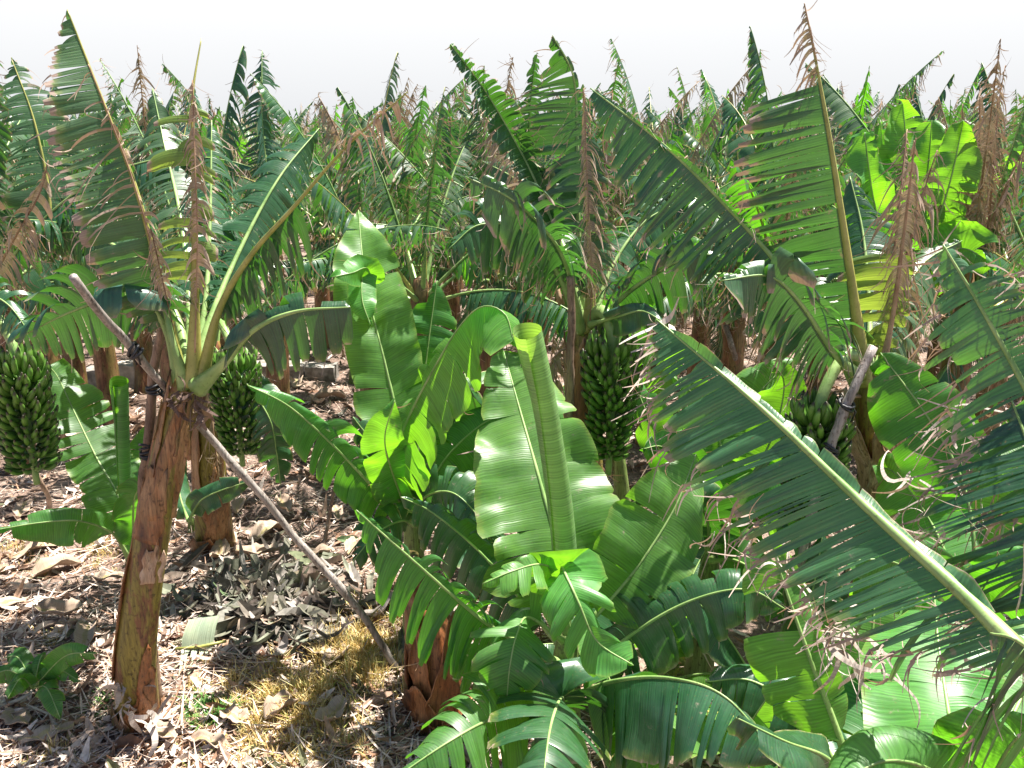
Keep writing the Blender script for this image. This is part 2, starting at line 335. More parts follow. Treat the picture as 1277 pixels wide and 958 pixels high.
# ------------------------------------------------------------------ the leaf
GOLD = 2.399963
def blade(mb, P, SL, L, W, wl=1, wr=1, b0=.2, b1=1., strip=(.03, .06), gap=.04, droop=.5, theta=12, taper=.88, flen=(.03, .13), jit=5, lenj=.18, fringe=.4,
          foldl=0, foldr=0, face=1, wav=.03, nv=6, rnd=None, sparse=None, wind=(0, 0), curl=0.0, twist=10, tipw=1.0, tri=0.0, hang=.06, fringe_r=None, strip_r=None, crease=.035):
    """P: midrib points, SL: unit vectors to the left half. Each half is a row of strips torn along the veins."""
    rnd = rnd or R; n = len(P) - 1
    def samp(t):
        x = min(max(t, 0), 1) * n; i = min(int(x), n - 1); w = x - i
        p = P[i].lerp(P[i + 1], w); s = SL[i].lerp(SL[i + 1], w).normalized()
        tt = (P[i + 1] - P[i]).normalized()
        if 0 < i < n - 1:
            tt = ((P[i + 1] - P[i]).normalized() * (1 - abs(w - .5)) + (P[min(i + 2, n)] - P[max(i - 1, 0)]).normalized() * .5).normalized()
        s = (s - tt * s.dot(tt)).normalized()
        return p, tt, s, tt.cross(s)
    def prof(t):
        q = (t - b0) / (1 - b0)
        if q <= 0 or q >= 1: return .02 if 0 <= q <= 1 else 0
        return min(1, (q / .16)) ** .6 * (1 - max(0, (q - .50) / .50) ** 2.1 * tipw) * (.9 + .1 * q) * (1 - tri * q)
    G0 = V((wind[0], wind[1], -1))
    for sgn, wm, fold in ((1, wl, foldl), (-1, wr, foldr)):
        if wm <= 0: continue
        t = b0; ph = rnd.random() * 6
        phs = rnd.random() * 10
        while t < b1 - .004:
            st_ = strip if sgn > 0 or not strip_r else strip_r
            zone = .5 + .5 * math.sin(t * L * 9 + phs * 3) * math.sin(t * L * 3.7 + ph)
            sw = (st_[0] + (st_[1] - st_[0]) * rnd.random() ** 1.7) * (lerp(.5, 2.3, zone ** 2) if st_[1] < .09 else 1); dt = min(sw / L, b1 - t); t2 = t + dt
            if rnd.random() < gap or (sparse and sparse[0] < t < sparse[1] and rnd.random() < sparse[2]):
                t = t2; continue
            wc = prof((t + t2) / 2); lj = 1 - lenj * rnd.random() ** 2 * 2.2
            if lj < .15: lj = .15
            ncol = max(1, int(math.ceil(dt * L / .03)))
            ya = rad(rnd.gauss(0, jit)); dr = droop * (1 + rnd.uniform(-.45, .6)) + (rnd.uniform(.6, 2.2) if rnd.random() < hang * (2.2 - 2 * zone) else 0); tw = rad(rnd.gauss(0, twist)); cu = rnd.gauss(0, curl) if curl else 0
            small = dt * L < .09
            tc_, ttc, sc, nc = samp((t + t2) / 2)
            rows = [[] for _ in range(nv + 1)]; uvs = [[] for _ in range(nv + 1)]
            th0 = rad(theta) + ya
            lens = []
            for c in range(ncol + 1):
                tc = t + dt * c / ncol
                p, tt, s, nn = samp(tc); s = s * sgn
                fa = rad(fold) * (1) 
                w = W * wm * prof(tc) * lj * (1 if not small else (prof((t + t2) / 2) / max(.05, prof(tc))) if prof(tc) > .05 else 1)
                th = th0
                if not small: th = rad(theta) + ya * .3 + rad(4) * math.sin(tc * 23 + ph)
                d = (s * math.cos(fa) + nn * math.sin(fa)).normalized()
                up = (nn * math.cos(fa) - s * math.sin(fa)).normalized()
                d = (d * math.cos(th) + tt * math.sin(th)).normalized()
                q = p.copy(); st = w / nv
                off = (c / ncol - .5)
                for k in range(nv + 1):
                    vv = k / nv
                    bend = dr * (vv ** 1.15) * 1.35
                    G = G0 * bend + up * (cu * vv * vv * 2)
                    e = (d + G)
                    if e.length < .12: e = e + up * .2
                    e.normalize()
                    if k: q = q + e * st
                    # fold of the strip along its length, and a wave along the blade's margin
                    o = up * (wav * math.sin(tc * L * 13 + phs) * vv * (1 if not small else .4))
                    if small: o = o + up * (off * math.sin(tw) * 2 * vv * sw * .5)
                    o = o - up * (.25 * sw * (abs(off) * 2) ** 2 * vv if small else .05 * dt * L * (abs(off) * 2) ** 2 * vv)
                    if not small: o = o + up * (crease * vv * (noise.noise(q * 5.5 + V((phs, 0, 0))) + .5 * noise.noise(q * 13)))
                    rows[k].append(q + o); uvs[k].append((tc * L, vv * (.93 + .07 * lj) * (1 if lj > .7 else .95)))
            # narrow the outer end so that neighbouring strips part
            for k in range(nv + 1):
                vv = k / nv
                if small: fct = 1 - (1 - taper) * max(0, (vv - .15) / .85) ** 1.6 * 1.0
                else: fct = 1 - .03 * vv
                fct *= (1 - (.06 if small else .01) * vv)
                if small and k == nv: fct *= .62
                cen = sum(rows[k], V((0, 0, 0))) / len(rows[k])
                rows[k] = [cen + (x - cen) * fct for x in rows[k]]
            if not small and nv >= 5:   # ragged round corners for broad pieces
                k = nv; nc_ = len(rows[k])
                for c in range(nc_):
                    e = abs(c / (nc_ - 1) - .5) * 2
                    rows[k][c] = rows[k][c].lerp(rows[k - 1][c], .38 * e ** 6 + .10 * rnd.random())
            mb.grid(rows, uvs, flip=(sgn * face < 0))
            # dry tatters beyond the margin
            nf = (fringe if sgn > 0 or fringe_r is None else fringe_r) * (1 + ncol * .4)
            while rnd.random() < nf:
                nf -= 1
                c = rnd.randrange(ncol + 1); a = rows[nv][c]; dirv = (rows[nv][c] - rows[nv - 2][c])
                if dirv.length < 1e-5: continue
                dirv.normalize(); ln = rnd.uniform(*flen); wv = rnd.uniform(.0015, .0045)
                k2 = 7; r_ = []; uu = []; pp = a.copy(); sd = ttc * wv
                kd = V((rnd.gauss(0, 1), rnd.gauss(0, 1), rnd.gauss(-.5, 1))) * .28 * (1 if ln < .1 else 1.5)
                for k in range(k2 + 1):
                    r_.append([pp - sd * (1 - k / k2 * .7), pp + sd * (1 - k / k2 * .7)]); uu.append([(tc_.x, 1.2), (tc_.x, 1.25)])
                    dirv = (dirv + kd + V((0, 0, -.10))).normalized(); pp = pp + dirv * (ln / k2)
                mb.grid(r_, uu)
            t = t2

def rib_geo(mb, P, r0, r1=.0025, up=None, n=8, pet=.22):
    mb.tube(P, lambda t: (lerp(r0 * 1.25, r0 * .55, min(1, t / pet) ** .7) if t < pet else lerp(r0 * .55, r1, ((t - pet) / (1 - pet)) ** .8)), n=n, flat=.8, up=up)

def make_leaf(parent, P, SL, L, W, m=None, ribm=None, r0=.02, name='leaf', label=None, merged=False, **kw):
    mb = MB(); blade(mb, P, SL, L, W, **kw)
    if merged:
        mb.cur = 1; rib_geo(mb, P[::2], r0, n=5, up=SL[0])
        o = mb.build(name, [m or M_OLD, ribm or M_RIB], parent)
    else:
        o = mb.build(name, [m or M_OLD], parent)
        rb = MB(); rib_geo(rb, P, r0, up=SL[0]); rb.build('midrib', [ribm or M_RIB], o)
    if label: o['label'] = label
    return o

def art_leaf(parent, pts, W, m=None, roll=0, n=44, **kw):
    """a foreground leaf: midrib given by points in the place, its two halves turned about it by roll"""
    P, L = spline([at(*p) for p in pts], n)
    SL = []
    for i in range(n):
        t = (P[min(i + 1, n - 1)] - P[max(i - 1, 0)]).normalized(); view = (P[i] - CAMP).normalized()
        s = t.cross(view)
        if s.length < .05: s = SL[-1] if SL else V((-1, 0, 0))
        s.normalize(); up = t.cross(s)
        rr = roll if not callable(roll) else roll(i / (n - 1))
        SL.append((s * math.cos(rad(rr)) + up * math.sin(rad(rr))).normalized())
    return make_leaf(parent, P, SL, L, W, m=m, **kw)

def wild_curve(base, az, el0, length, bend, n=26, side_bend=0, rnd=R, pw=1.6):
    P = [base.copy()]; p = base.copy(); SL = []
    for i in range(n):
        t = i / (n - 1); el = el0 - bend * t ** pw; a = az + side_bend * t * t
        h = V((math.cos(a), math.sin(a), 0)); d = h * math.cos(el) + V((0, 0, 1)) * math.sin(el)
        SL.append(V((0, 0, 1)).cross(h)); 
        if i < n - 1: p = p + d * (length / (n - 1)); P.append(p.copy())
    return P, SL

def wild_leaf(parent, base, az, el0, length, bend, W, m, rnd, merged=False, side_bend=0, r0=.02, **kw):
    P, SL = wild_curve(base, az, el0, length, bend, n=24, side_bend=side_bend, rnd=rnd)
    return make_leaf(parent, P, SL, length, W, m=m, merged=merged, rnd=rnd, r0=r0, **kw)

def dead_hang(parent, base, az, rnd, length=1.0, merged=False, **kw):
    """a dead leaf folded down along the stem"""
    P = [base.copy()]; p = base.copy(); h = V((math.cos(az), math.sin(az), 0)); SL = []; n = 16; wob = rnd.uniform(-.3, .3)
    for i in range(n):
        t = i / (n - 1); el = lerp(rad(35), rad(-86), min(1, t * 3.2))
        hh = V((math.cos(az + wob * t * 3), math.sin(az + wob * t * 3), 0)); d = hh * math.cos(el) + V((0, 0, 1)) * math.sin(el)
        SL.append(V((0, 0, 1)).cross(hh))
        if i < n - 1: p = p + d * (length / (n - 1)); P.append(p.copy())
    a = dict(b0=.2, strip=(.012, .035), gap=.35, droop=3.5, jit=16, lenj=.5, fringe=.7, taper=.3, nv=5, foldl=-35, foldr=-35, twist=35, curl=.3)
    a.update(kw)
    return make_leaf(parent, P, SL, length, .26, m=M_DEAD, ribm=M_RIBD, r0=.014, name='dead_leaf', merged=merged, rnd=rnd, **a)

def stem_mesh(parent, pts, r0, r1, m=M_TRUNK, name='pseudostem', flare=1.25, lump=.08, nseg=26, n=20, rnd=R, neck=.35):
    P, L = spline(pts, nseg); mb = MB(); sd = rnd.random() * 50
    fr = frames(P, V((1, 0, 0)))
    rings = []
    for i, p in enumerate(P):
        t, a, b = fr[i]; q = i / (nseg - 1)
        r = lerp(r0, r1, q) * (1 + (flare - 1) * math.exp(-q * L / .16)) * (1 - neck * max(0, (q - .86) / .14) ** 1.5)
        ring = []
        for k in range(n):
            th = 2 * math.pi * k / n
            d = a * math.cos(th) + b * math.sin(th)
            rr = r * (1 + lump * noise.noise(V((math.cos(th) * 1.6 + sd, math.sin(th) * 1.6, q * L * 1.6))) * 1.6 + lump * .5 * math.sin(th * 3 + sd + q * 3) + .02 * math.sin(th * 7 + sd))
            ring.append(mb.vert(p + d * rr, (q * L, k / n)))
        rings.append(ring)
    for i in range(nseg - 1):
        for k in range(n): mb.face(rings[i][k], rings[i][(k + 1) % n], rings[i + 1][(k + 1) % n], rings[i + 1][k])
    c = mb.vert(P[-1] + V((0, 0, r1 * .3)))
    for k in range(n): mb.face(rings[-1][k], rings[-1][(k + 1) % n], c)
    return mb.build(name, m, parent), P

def sheath(parent, P, q0, q1, th0, th1, r0, r1, rnd, m=M_SHEATH, lift=.02, name='leaf_sheath'):
    """a dry sheath wrapped round part of the stem, its top end ragged and lifting off"""
    n = len(P) - 1; mb = MB(); fr = frames(P, V((1, 0, 0))); rows = []; uvs = []; nr = 14; nc = 9
    j = [rnd.uniform(-1, 1) for _ in range(nc + 1)]
    for i in range(nr + 1):
        row = []; uv = []
        for c in range(nc + 1):
            e = abs(c / nc - .5) * 2
            qq = lerp(q0, q1 - (q1 - q0) * (.45 * e ** 1.5) + .03 * j[c] * (i / nr), i / nr)
            x = qq * n; k = min(int(max(x, 0)), n - 1); p = P[k].lerp(P[k + 1], x - k); t, a, b = fr[k]
            th = lerp(th0, th1, c / nc + .06 * math.sin(i * .7 + j[0] * 5)); r = lerp(r0, r1, qq) * (1 + .25 * math.exp(-qq * 1.9 / .16))
            r += .008 + lift * (i / nr) ** 3 + .012 * e ** 3 + .004 * j[c]
            row.append(p + (a * math.cos(th) + b * math.sin(th)) * r); uv.append((qq, c / nc))
        rows.append(row); uvs.append(uv)
    mb.grid(rows, uvs)
    o = mb.build(name, m, parent)
    s = o.modifiers.new('thickness', 'SOLIDIFY'); s.thickness = .005; s.offset = 0
    return o

# ------------------------------------------------------------------ bananas
def finger_mesh():
    mb = MB(); pts = []; nn = 9
    for i in range(nn):
        t = i / (nn - 1); a = lerp(rad(-8), rad(66), t)
        pts.append(V((0, 0, 0)) if not pts else pts[-1] + V((math.cos(a), 0, math.sin(a))) * (.150 / (nn - 1)))
    def rf(t):
        if t < .14: return lerp(.006, .0155, t / .14)
        if t < .80: return .0155 + .003 * math.sin((t - .14) / .66 * math.pi)
        return lerp(.0155, .0045, ((t - .8) / .2) ** 1.3)
    rings = []; fr = frames(pts, V((0, 1, 0)))
    for i, p in enumerate(pts):
        t, a, b = fr[i]; q = i / (nn - 1); ring = []
        for k in range(10):
            th = 2 * math.pi * k / 10; r = rf(q) * (1 + .06 * (1 if k % 2 else -1))
            ring.append(mb.vert(p + (a * math.cos(th) + b * math.sin(th)) * r, (q, k / 10)))
        rings.append(ring)
    for i in range(nn - 1):
        for k in range(10): mb.face(rings[i][k], rings[i][(k + 1) % 10], rings[i + 1][(k + 1) % 10], rings[i + 1][k])
    c = mb.vert(pts[-1] + (pts[-1] - pts[-2]) * .3, (1, 0))
    for k in range(10): mb.face(rings[-1][k], rings[-1][(k + 1) % 10], c)
    return mb
FING = finger_mesh(); FMESH = FING.mesh('banana', M_BAN)

def bunch(parent, crown, top, length, rt, rb, rnd, hands=9, fscale=1.0, stalk_r=.032):
    """the fruit: a stalk arching out of the crown, then hand under hand of upturned fingers"""
    mid = crown.lerp(top, .5) + V((0, 0, .12 + .2 * (top - crown).length))
    sp, L = spline([crown, mid, top + V((0, 0, .06)), top - V((0, 0, length * .5)), top - V((0, 0, length * 1.02)), top - V((0, 0, length * 1.18))], 30)
    mb = MB(); mb.tube(sp, lambda t: lerp(stalk_r, .018, t), n=10)
    b = mb.build('banana_bunch', M_RIB, parent); b['label'] = 'heavy bunch of unripe green bananas hanging on its arched stalk'
    fl = []
    for h in range(hands):
        q = h / (hands - 1); z = top.z - length * (.02 + .93 * q); rr = lerp(rt, rb, q ** 1.4)
        cnt = int(round(2 * math.pi * rr / (.030 * fscale))) ; cnt = max(12, min(30, cnt))
        for layer in (0, 1):
            cn = cnt // 2 + (cnt % 2) * layer; off = rnd.random()
            for k in range(cn):
                th = 2 * math.pi * (k + .5 * layer + off * .3) / cn + rnd.gauss(0, .04) + h * .8
                fl.append((th, z + (.028 if layer else 0) + rnd.gauss(0, .006), rr - (.012 if layer else 0) + rnd.gauss(0, .006), q))
    cx, cy = top.x, top.y
    ca = math.atan2(CAMP.y - cy, CAMP.x - cx)
    def front(f):
        d = (f[0] - ca + math.pi) % (2 * math.pi) - math.pi; return abs(d)
    fl.sort(key=front)
    rest = MB(); binv = world_of(b).inverted()
    for i, (th, z, rr, q) in enumerate(fl):
        s = fscale * .90 * lerp(1.0, .74, q) * rnd.uniform(.92, 1.08)
        reach = .095 * s
        tilt = rad(lerp(-14, 10, q) + rnd.gauss(0, 5)) if q > .06 else rad(-38 + rnd.gauss(0, 6))
        M = Matrix.Translation(V((cx + math.cos(th) * max(.012, rr - reach), cy + math.sin(th) * max(.012, rr - reach), z - .05 * s))) @ Matrix.Rotation(th + rnd.gauss(0, .06), 4, 'Z') @ Matrix.Rotation(tilt, 4, 'Y') @ Matrix.Rotation(rnd.gauss(0, .2), 4, 'X') @ Matrix.Diagonal((s, s, s, 1))
        if i < 100:
            o = bpy.data.objects.new('banana', FMESH); col.objects.link(o); o.parent = b; o.matrix_basis = binv @ M
        else:
            k0 = len(rest.v)
            for p in FING.v: rest.v.append(tuple(M @ V(p)))
            rest.uv += FING.uv; rest.f += [tuple(x + k0 for x in f) for f in FING.f]; rest.mi += FING.mi
    if rest.v:
        o = rest.build('bananas', M_BAN, b); o['kind'] = 'stuff'
    return b

# ------------------------------------------------------------------ whole wild plants
def crown(parent, c, rnd, count=9, ragged=True, length=(1.7, 2.2), merged=False, mats=(M_OLD,), W=(.20, .30), tall=.5, dead=2, az0=None, elr=(88, 26), r0=.024, skip=None, **kw):
    az = rnd.random() * 6.28 if az0 is None else az0
    a = dict(strip=(.022, .055), gap=.05, droop=.6, jit=5, lenj=.22, fringe=.5, theta=10, wind=(-.25, 0), nv=5)
    a.update(kw)
    for i in range(count):
        q = i / max(1, count - 1)
        az += GOLD + rnd.gauss(0, .25)
        if skip and skip(az % (2 * math.pi)): continue
        el = rad(lerp(elr[0], elr[1], q ** .9) + rnd.gauss(0, 4)); ln = rnd.uniform(*length) * (1 if i else .8)
        bend = rad(lerp(12, 75, q) * rnd.uniform(.7, 1.3))
        m = mats[rnd.randrange(len(mats))]
        b = dict(a)
        sty = rnd.random()
        if ragged and sty < .55: b.update(strip=(.010, .032), gap=.16, lenj=.55, droop=a['droop'] * 1.6, fringe=.7, jit=9, curl=.12, taper=.6); m = M_OLD2 if rnd.random() < .6 else m
        elif ragged and sty < .75: b['droop'] = a['droop'] * 2.6; b['gap'] = a['gap'] + .12
        b['foldl'] = b['foldr'] = -lerp(8, 38, rnd.random()); Wk = rnd.uniform(*W)
        if ragged and q > .45: bend *= 1.35; Wk *= 1.25; b['droop'] = max(b['droop'], 1.5); b['strip'] = (.010, .05); b['gap'] = .06
        sb = rnd.gauss(0, .35)
        base = c + V((math.cos(az), math.sin(az), 0)) * .035 - V((0, 0, .10 + .12 * q))
        wild_leaf(parent, base, az, el, ln, bend, Wk, m, rnd, merged=merged, side_bend=sb, r0=r0, ribm=M_RIB if rnd.random() < .7 else M_RIBY, **b)
    for i in range(dead):
        z = rnd.uniform(.12, .3); dead_hang(parent, c - V((0, 0, z)), rnd.random() * 6.28, rnd, rnd.uniform(.7, 1.2), merged=merged)
    # dead leaves still half upright, reduced to brown shreds on the midrib
def dead_up(parent, c, az, el, ln, rnd, merged=False, bend=.5):
    return wild_leaf(parent, c, az, el, ln, bend, .3, M_DEAD, rnd, merged=merged, r0=.018, ribm=M_RIBD, strip=(.010, .03), gap=.25, droop=2.8, jit=28, lenj=.5, fringe=.9, taper=.4, nv=6, foldl=-30, foldr=-30, twist=50, curl=.6, wind=(-.2, 0), name='dead_leaf')

def wild_plant(loc, rnd, H=1.9, young=False, merged=False, name='banana_plant', dead=2, count=9, up_dead=1, **kw):
    root = empty(name, loc)
    base = V(loc); lean = V((rnd.gauss(0, .06), rnd.gauss(0, .06), 0))
    if young:
        c = base + V((0, 0, H)) + lean
        stem_mesh(root, [base - V((0, 0, .05)), base.lerp(c, .5), c], .055 + .02 * H, .04, M_STEMG, nseg=10, n=12, rnd=rnd, flare=1.15, lump=.04)
        a = dict(strip=(.10, .45), gap=.02, droop=.25, jit=3, lenj=.06, fringe=.06, theta=8, wav=.02, wind=(0, 0))
        a.update(kw.pop('leaf', {}))
        crown(root, c, rnd, count=count, ragged=False, length=kw.get('length', (.9, 1.5)), merged=merged, mats=kw.get('mats', (M_NEW, M_MID)), W=kw.get('W', (.20, .30)), dead=0, elr=kw.get('elr', (86, 45)), r0=.016, **a)
    else:
        c = base + V((0, 0, H)) + lean
        stem_mesh(root, [base - V((0, 0, .05)), base.lerp(c, .5) + lean * .2, c], .125, .085, kw.get('tm', M_TRUNK2), nseg=14, n=14, rnd=rnd)
        crown(root, c, rnd, count=count, merged=merged, mats=kw.get('mats', (M_OLD, M_OLD, M_OLD2, M_MID)), dead=dead, skip=kw.get('skip'), length=kw.get('length', (1.35, 1.95)), elr=kw.get('elr', (88, 12)))
        for i in range(up_dead): dead_up(root, c - V((0, 0, .1)), rnd.random() * 6.28, rad(rnd.uniform(62, 86)), rnd.uniform(1.2, 1.9), rnd, merged)
    return root, c

def copy_tree(o, parent=None):
    c = o.copy(); col.objects.link(c); c.parent = parent
    if parent is not None: c.matrix_parent_inverse = o.matrix_parent_inverse.copy()
    for ch in KIDS.get(o.name, ()): copy_tree(ch, c)
    return c
KIDS = {}
def index_kids():
    KIDS.clear()
    for o in col.objects:
        if o.parent: KIDS.setdefault(o.parent.name, []).append(o)

def shreds(parent, spots, n, ln, wd, rnd, name='dry_shreds', spread=.05, m=None):
    """curled ribbons of dead blade caught in a tangle"""
    mb = MB()
    for k in range(n):
        p = V(spots[rnd.randrange(len(spots))]) + V((rnd.gauss(0, spread), rnd.gauss(0, spread), rnd.gauss(0, spread * .7)))
        d = V((rnd.gauss(0, 1), rnd.gauss(0, 1), rnd.gauss(-.3, .7))).normalized(); kd = V((rnd.gauss(0, 1), rnd.gauss(0, 1), rnd.gauss(0, 1))) * rnd.uniform(.1, .38)
        l = rnd.uniform(*ln); w = rnd.uniform(*wd); rows = []; uvs = []; M = 12; s = d.orthogonal().normalized()
        for i in range(M + 1):
            q = i / M; ww = w * (1 - .7 * q ** 2) * (.5 + .5 * min(1, q * 5)); s = (s - d * s.dot(d)).normalized()
            rows.append([p - s * ww, p + s * ww]); uvs.append([(q * l, 1.2), (q * l, 1.25)])
            if i % 4 == 3: kd = kd * .6 + V((rnd.gauss(0, 1), rnd.gauss(0, 1), rnd.gauss(0, 1))) * .16
            d = (d + kd + V((0, 0, -.13))).normalized(); p = p + d * (l / M)
        mb.grid(rows, uvs)
    o = mb.build(name, m or M_SHRED, parent); o['kind'] = 'stuff'; return o

# ================================================================== THE SETTING
def ground():
    mb = MB()
    xs = [-600, -200, -80, -40, -25] ; x = -16.0
    while x <= 16.01: xs.append(x); x += .14
    xs += [25, 40, 80, 200, 600]
    ys = [-50, -10, -3]; y = 0.0
    while y <= 16.01: ys.append(y); y += .14
    ys += [20, 28, 40, 80, 200, 700]
    rows = [[V((x, y, gh(x, y) + (.02 * noise.noise(V((x * 6, y * 6, 3))) if y < 17 and abs(x) < 17 else 0))) for x in xs] for y in ys]
    mb.grid(rows, [[(x, y) for x in xs] for y in ys])
    o = mb.build('ground', M_SOIL); tag(o, 'brown dry soil between the banana plants', 'ground', kind='structure'); return o
ground()

def free_ground(px, py):
    return gp(px, py)
rnd = random.Random(11)
# ---- litter: what nobody could count
def bit(mb, p, ln, wd, az, tone, rnd, curlk=1.0, tilt=.25):
    """one curled scrap of dead leaf"""
    nr = 4 if ln > .07 else 2
    h = V((math.cos(az), math.sin(az), rnd.gauss(0, tilt) * .6)).normalized(); s = V((-math.sin(az), math.cos(az), rnd.gauss(0, tilt))).normalized(); up = h.cross(s)
    rows = []; uvs = []; cv = rnd.gauss(0, 1.0) * curlk; cw = rnd.gauss(.4, .8) * curlk
    for i in range(nr + 1):
        q = i / nr - .5; w = wd * (1 - (2 * abs(q)) ** 2.5 * .75) * rnd.uniform(.75, 1.15)
        c = p + h * (ln * q) + up * (cv * ln * q * q)
        rows.append([c - s * w * .5 + up * (abs(cw) * w * .5), c + up * 0, c + s * w * .5 + up * (abs(cw) * w * .5 * rnd.uniform(.4, 1.2))]); uvs.append([(tone, 0)] * 3)
    mb.grid(rows, uvs)
def litter():
    mb = MB()
    for i in range(38000):
        py = 400 + 640 * rnd.random() ** 1.0; px = rnd.uniform(-150, 1420)
        p = gp(px, py)
        if p.y > 16: continue
        if px > 700 and py > 640 and rnd.random() < .7: continue
        big = rnd.random()
        ln = rnd.uniform(.015, .06) if big < .80 else rnd.uniform(.06, .24)
        wd = ln * rnd.uniform(.08, .42) if big < .80 else min(.055, ln * rnd.uniform(.02, .30))
        if p.y > 8: ln *= 1.4; wd *= 1.5
        p = p + V((0, 0, rnd.uniform(.004, .035)))
        tone = min(1, max(0, rnd.gauss(.62, .22)))
        bit(mb, p, ln, wd, rnd.random() * 6.28, tone, rnd)
    for i in range(4200):
        p = gp(rnd.uniform(-100, 760), 470 + 560 * rnd.random())
        if p.y > 12: continue
        bit(mb, p + V((0, 0, rnd.uniform(.012, .045))), rnd.uniform(.12, .42), rnd.uniform(.004, .013), rnd.random() * 6.28, min(1, max(0, rnd.gauss(.66, .2))), rnd, curlk=.5, tilt=.1)
    o = mb.build('leaf_litter', M_LIT, smooth=False)
    tag(o, 'crumbled dry leaf litter covering the soil', 'leaf litter', kind='stuff')
litter()

def tuft(mb, p, n, h, spread, rnd, tone=(0, 1), lean=.5, wd=.0035):
    for i in range(n):
        az = rnd.random() * 6.28; r = spread * rnd.random() ** .6
        b = p + V((math.cos(az) * r, math.sin(az) * r, -.01)); a2 = az + rnd.gauss(0, .8); l = abs(rnd.gauss(0, lean)) ; hh = h * rnd.uniform(.45, 1.15)
        s = V((-math.sin(a2), math.cos(a2), 0)) * wd; d = V((math.cos(a2), math.sin(a2), 0)); t = rnd.uniform(*tone)
        m_ = b + d * l * hh * .35 + V((0, 0, hh * .6)); e = b + d * l * hh * 1.0 + V((0, 0, hh * rnd.uniform(.75, 1)))
        mb.grid([[b - s, b + s], [m_ - s * .8, m_ + s * .8], [e - s * .15, e + s * .15]], [[(t, 0)] * 2] * 3)
def grasses():
    mb = MB()
    def patch(px, py, sx, sy, n, h, k=26):
        for i in range(n):
            x = rnd.gauss(px, sx); y = rnd.gauss(py, sy)
            tuft(mb, gp(x, y), rnd.randint(k // 2, k), h * rnd.uniform(.5, 1.2), .045, rnd)
    patch(372, 885, 38, 26, 170, .11); patch(436, 832, 26, 18, 130, .14); patch(330, 860, 30, 20, 60, .09)
    patch(470, 800, 18, 22, 60, .11); patch(350, 940, 60, 18, 70, .08); patch(20, 700, 30, 14, 22, .07)
    patch(130, 690, 20, 12, 25, .07, 16); patch(60, 800, 16, 8, 12, .06, 16); patch(60, 945, 40, 12, 18, .10, 12); patch(420, 930, 20, 20, 30, .08)
    o = mb.build('dry_grass', M_STRAW, smooth=False); tag(o, 'straw yellow dry grass growing right of the front left trunk', 'grass', kind='stuff')
    mb = MB()
    for i in range(70): tuft(mb, gp(rnd.gauss(262, 16), rnd.gauss(892, 8)), 12, .07, .04, rnd, lean=.8, wd=.006)
    for i in range(14): tuft(mb, gp(rnd.gauss(120, 8), rnd.gauss(882, 8)), 8, .06, .03, rnd, lean=.8, wd=.005)
    o = mb.build('green_weeds', M_WEED, smooth=False); tag(o, 'low bright green weeds at the foot of the straw grass', 'weeds', kind='stuff')
    # withered grey green leaf trash heap
    mb = MB()
    for i in range(900):
        x = rnd.gauss(345, 48); y = rnd.gauss(757, 24); p = gp(x, y) + V((0, 0, rnd.uniform(.01, .09)))
        bit(mb, p, rnd.uniform(.08, .30), rnd.uniform(.006, .06) if rnd.random() < .8 else rnd.uniform(.05, .11), rnd.gauss(.4, 1.1), rnd.uniform(0, 1), rnd, curlk=1.1, tilt=.4)
    m = litter_mat(); m.name = 'withered_leaf'
    r = [n for n in m.node_tree.nodes if n.type == 'VALTORGB'][0]
    cs = [(.08, .07, .06), (.17, .15, .13), (.20, .22, .16), (.28, .28, .25), (.40, .36, .34), (.26, .19, .15), (.12, .19, .09)]
    for e, c in zip(r.color_ramp.elements, cs): e.color = (*c, 1)
    o = mb.build('withered_leaf_heap', m, smooth=False); tag(o, 'heap of withered grey green leaf shreds behind the straw grass', 'leaf heap', kind='stuff')
    return m
M_WITH = grasses()

# ---- larger dry pieces, each its own thing
def dry_piece(px, py, ln, wd, az, label=None, m=M_DEAD, curl=.35, name='dry_leaf_piece'):
    p = gp(px, py) + V((0, 0, .02)); root_mb = MB(); nr, nc = 9, 6
    h = V((math.cos(az), math.sin(az), 0)); s = V((-math.sin(az), math.cos(az), 0)); rows = []; uvs = []
    a1, a2, ph = rnd.gauss(0, curl), abs(rnd.gauss(.5, curl)), rnd.random() * 6
    for i in range(nr + 1):
        q = i / nr * 2 - 1; row = []; u = []
        w = wd * (1 - abs(q) ** 3 * .6) * rnd.uniform(.85, 1.1)
        for c in range(nc + 1):
            k = c / nc * 2 - 1
            z = a1 * ln * .5 * q * q + a2 * w * .5 * k * k + .012 * math.sin(q * 6 + ph + k * 2) + .03
            row.append(p + h * (ln * .5 * q) + s * (w * .5 * k) + V((0, 0, max(0.0, z) + rnd.uniform(0, .006)))); u.append((q * ln, .2 + .5 * abs(k)))
        rows.append(row); uvs.append(u)
    root_mb.grid(rows, uvs); o = root_mb.build(name, m)
    sm = o.modifiers.new('thickness', 'SOLIDIFY'); sm.thickness = .004
    tag(o, label, 'dry leaf', 'large dry leaf pieces lying on the soil'); return o
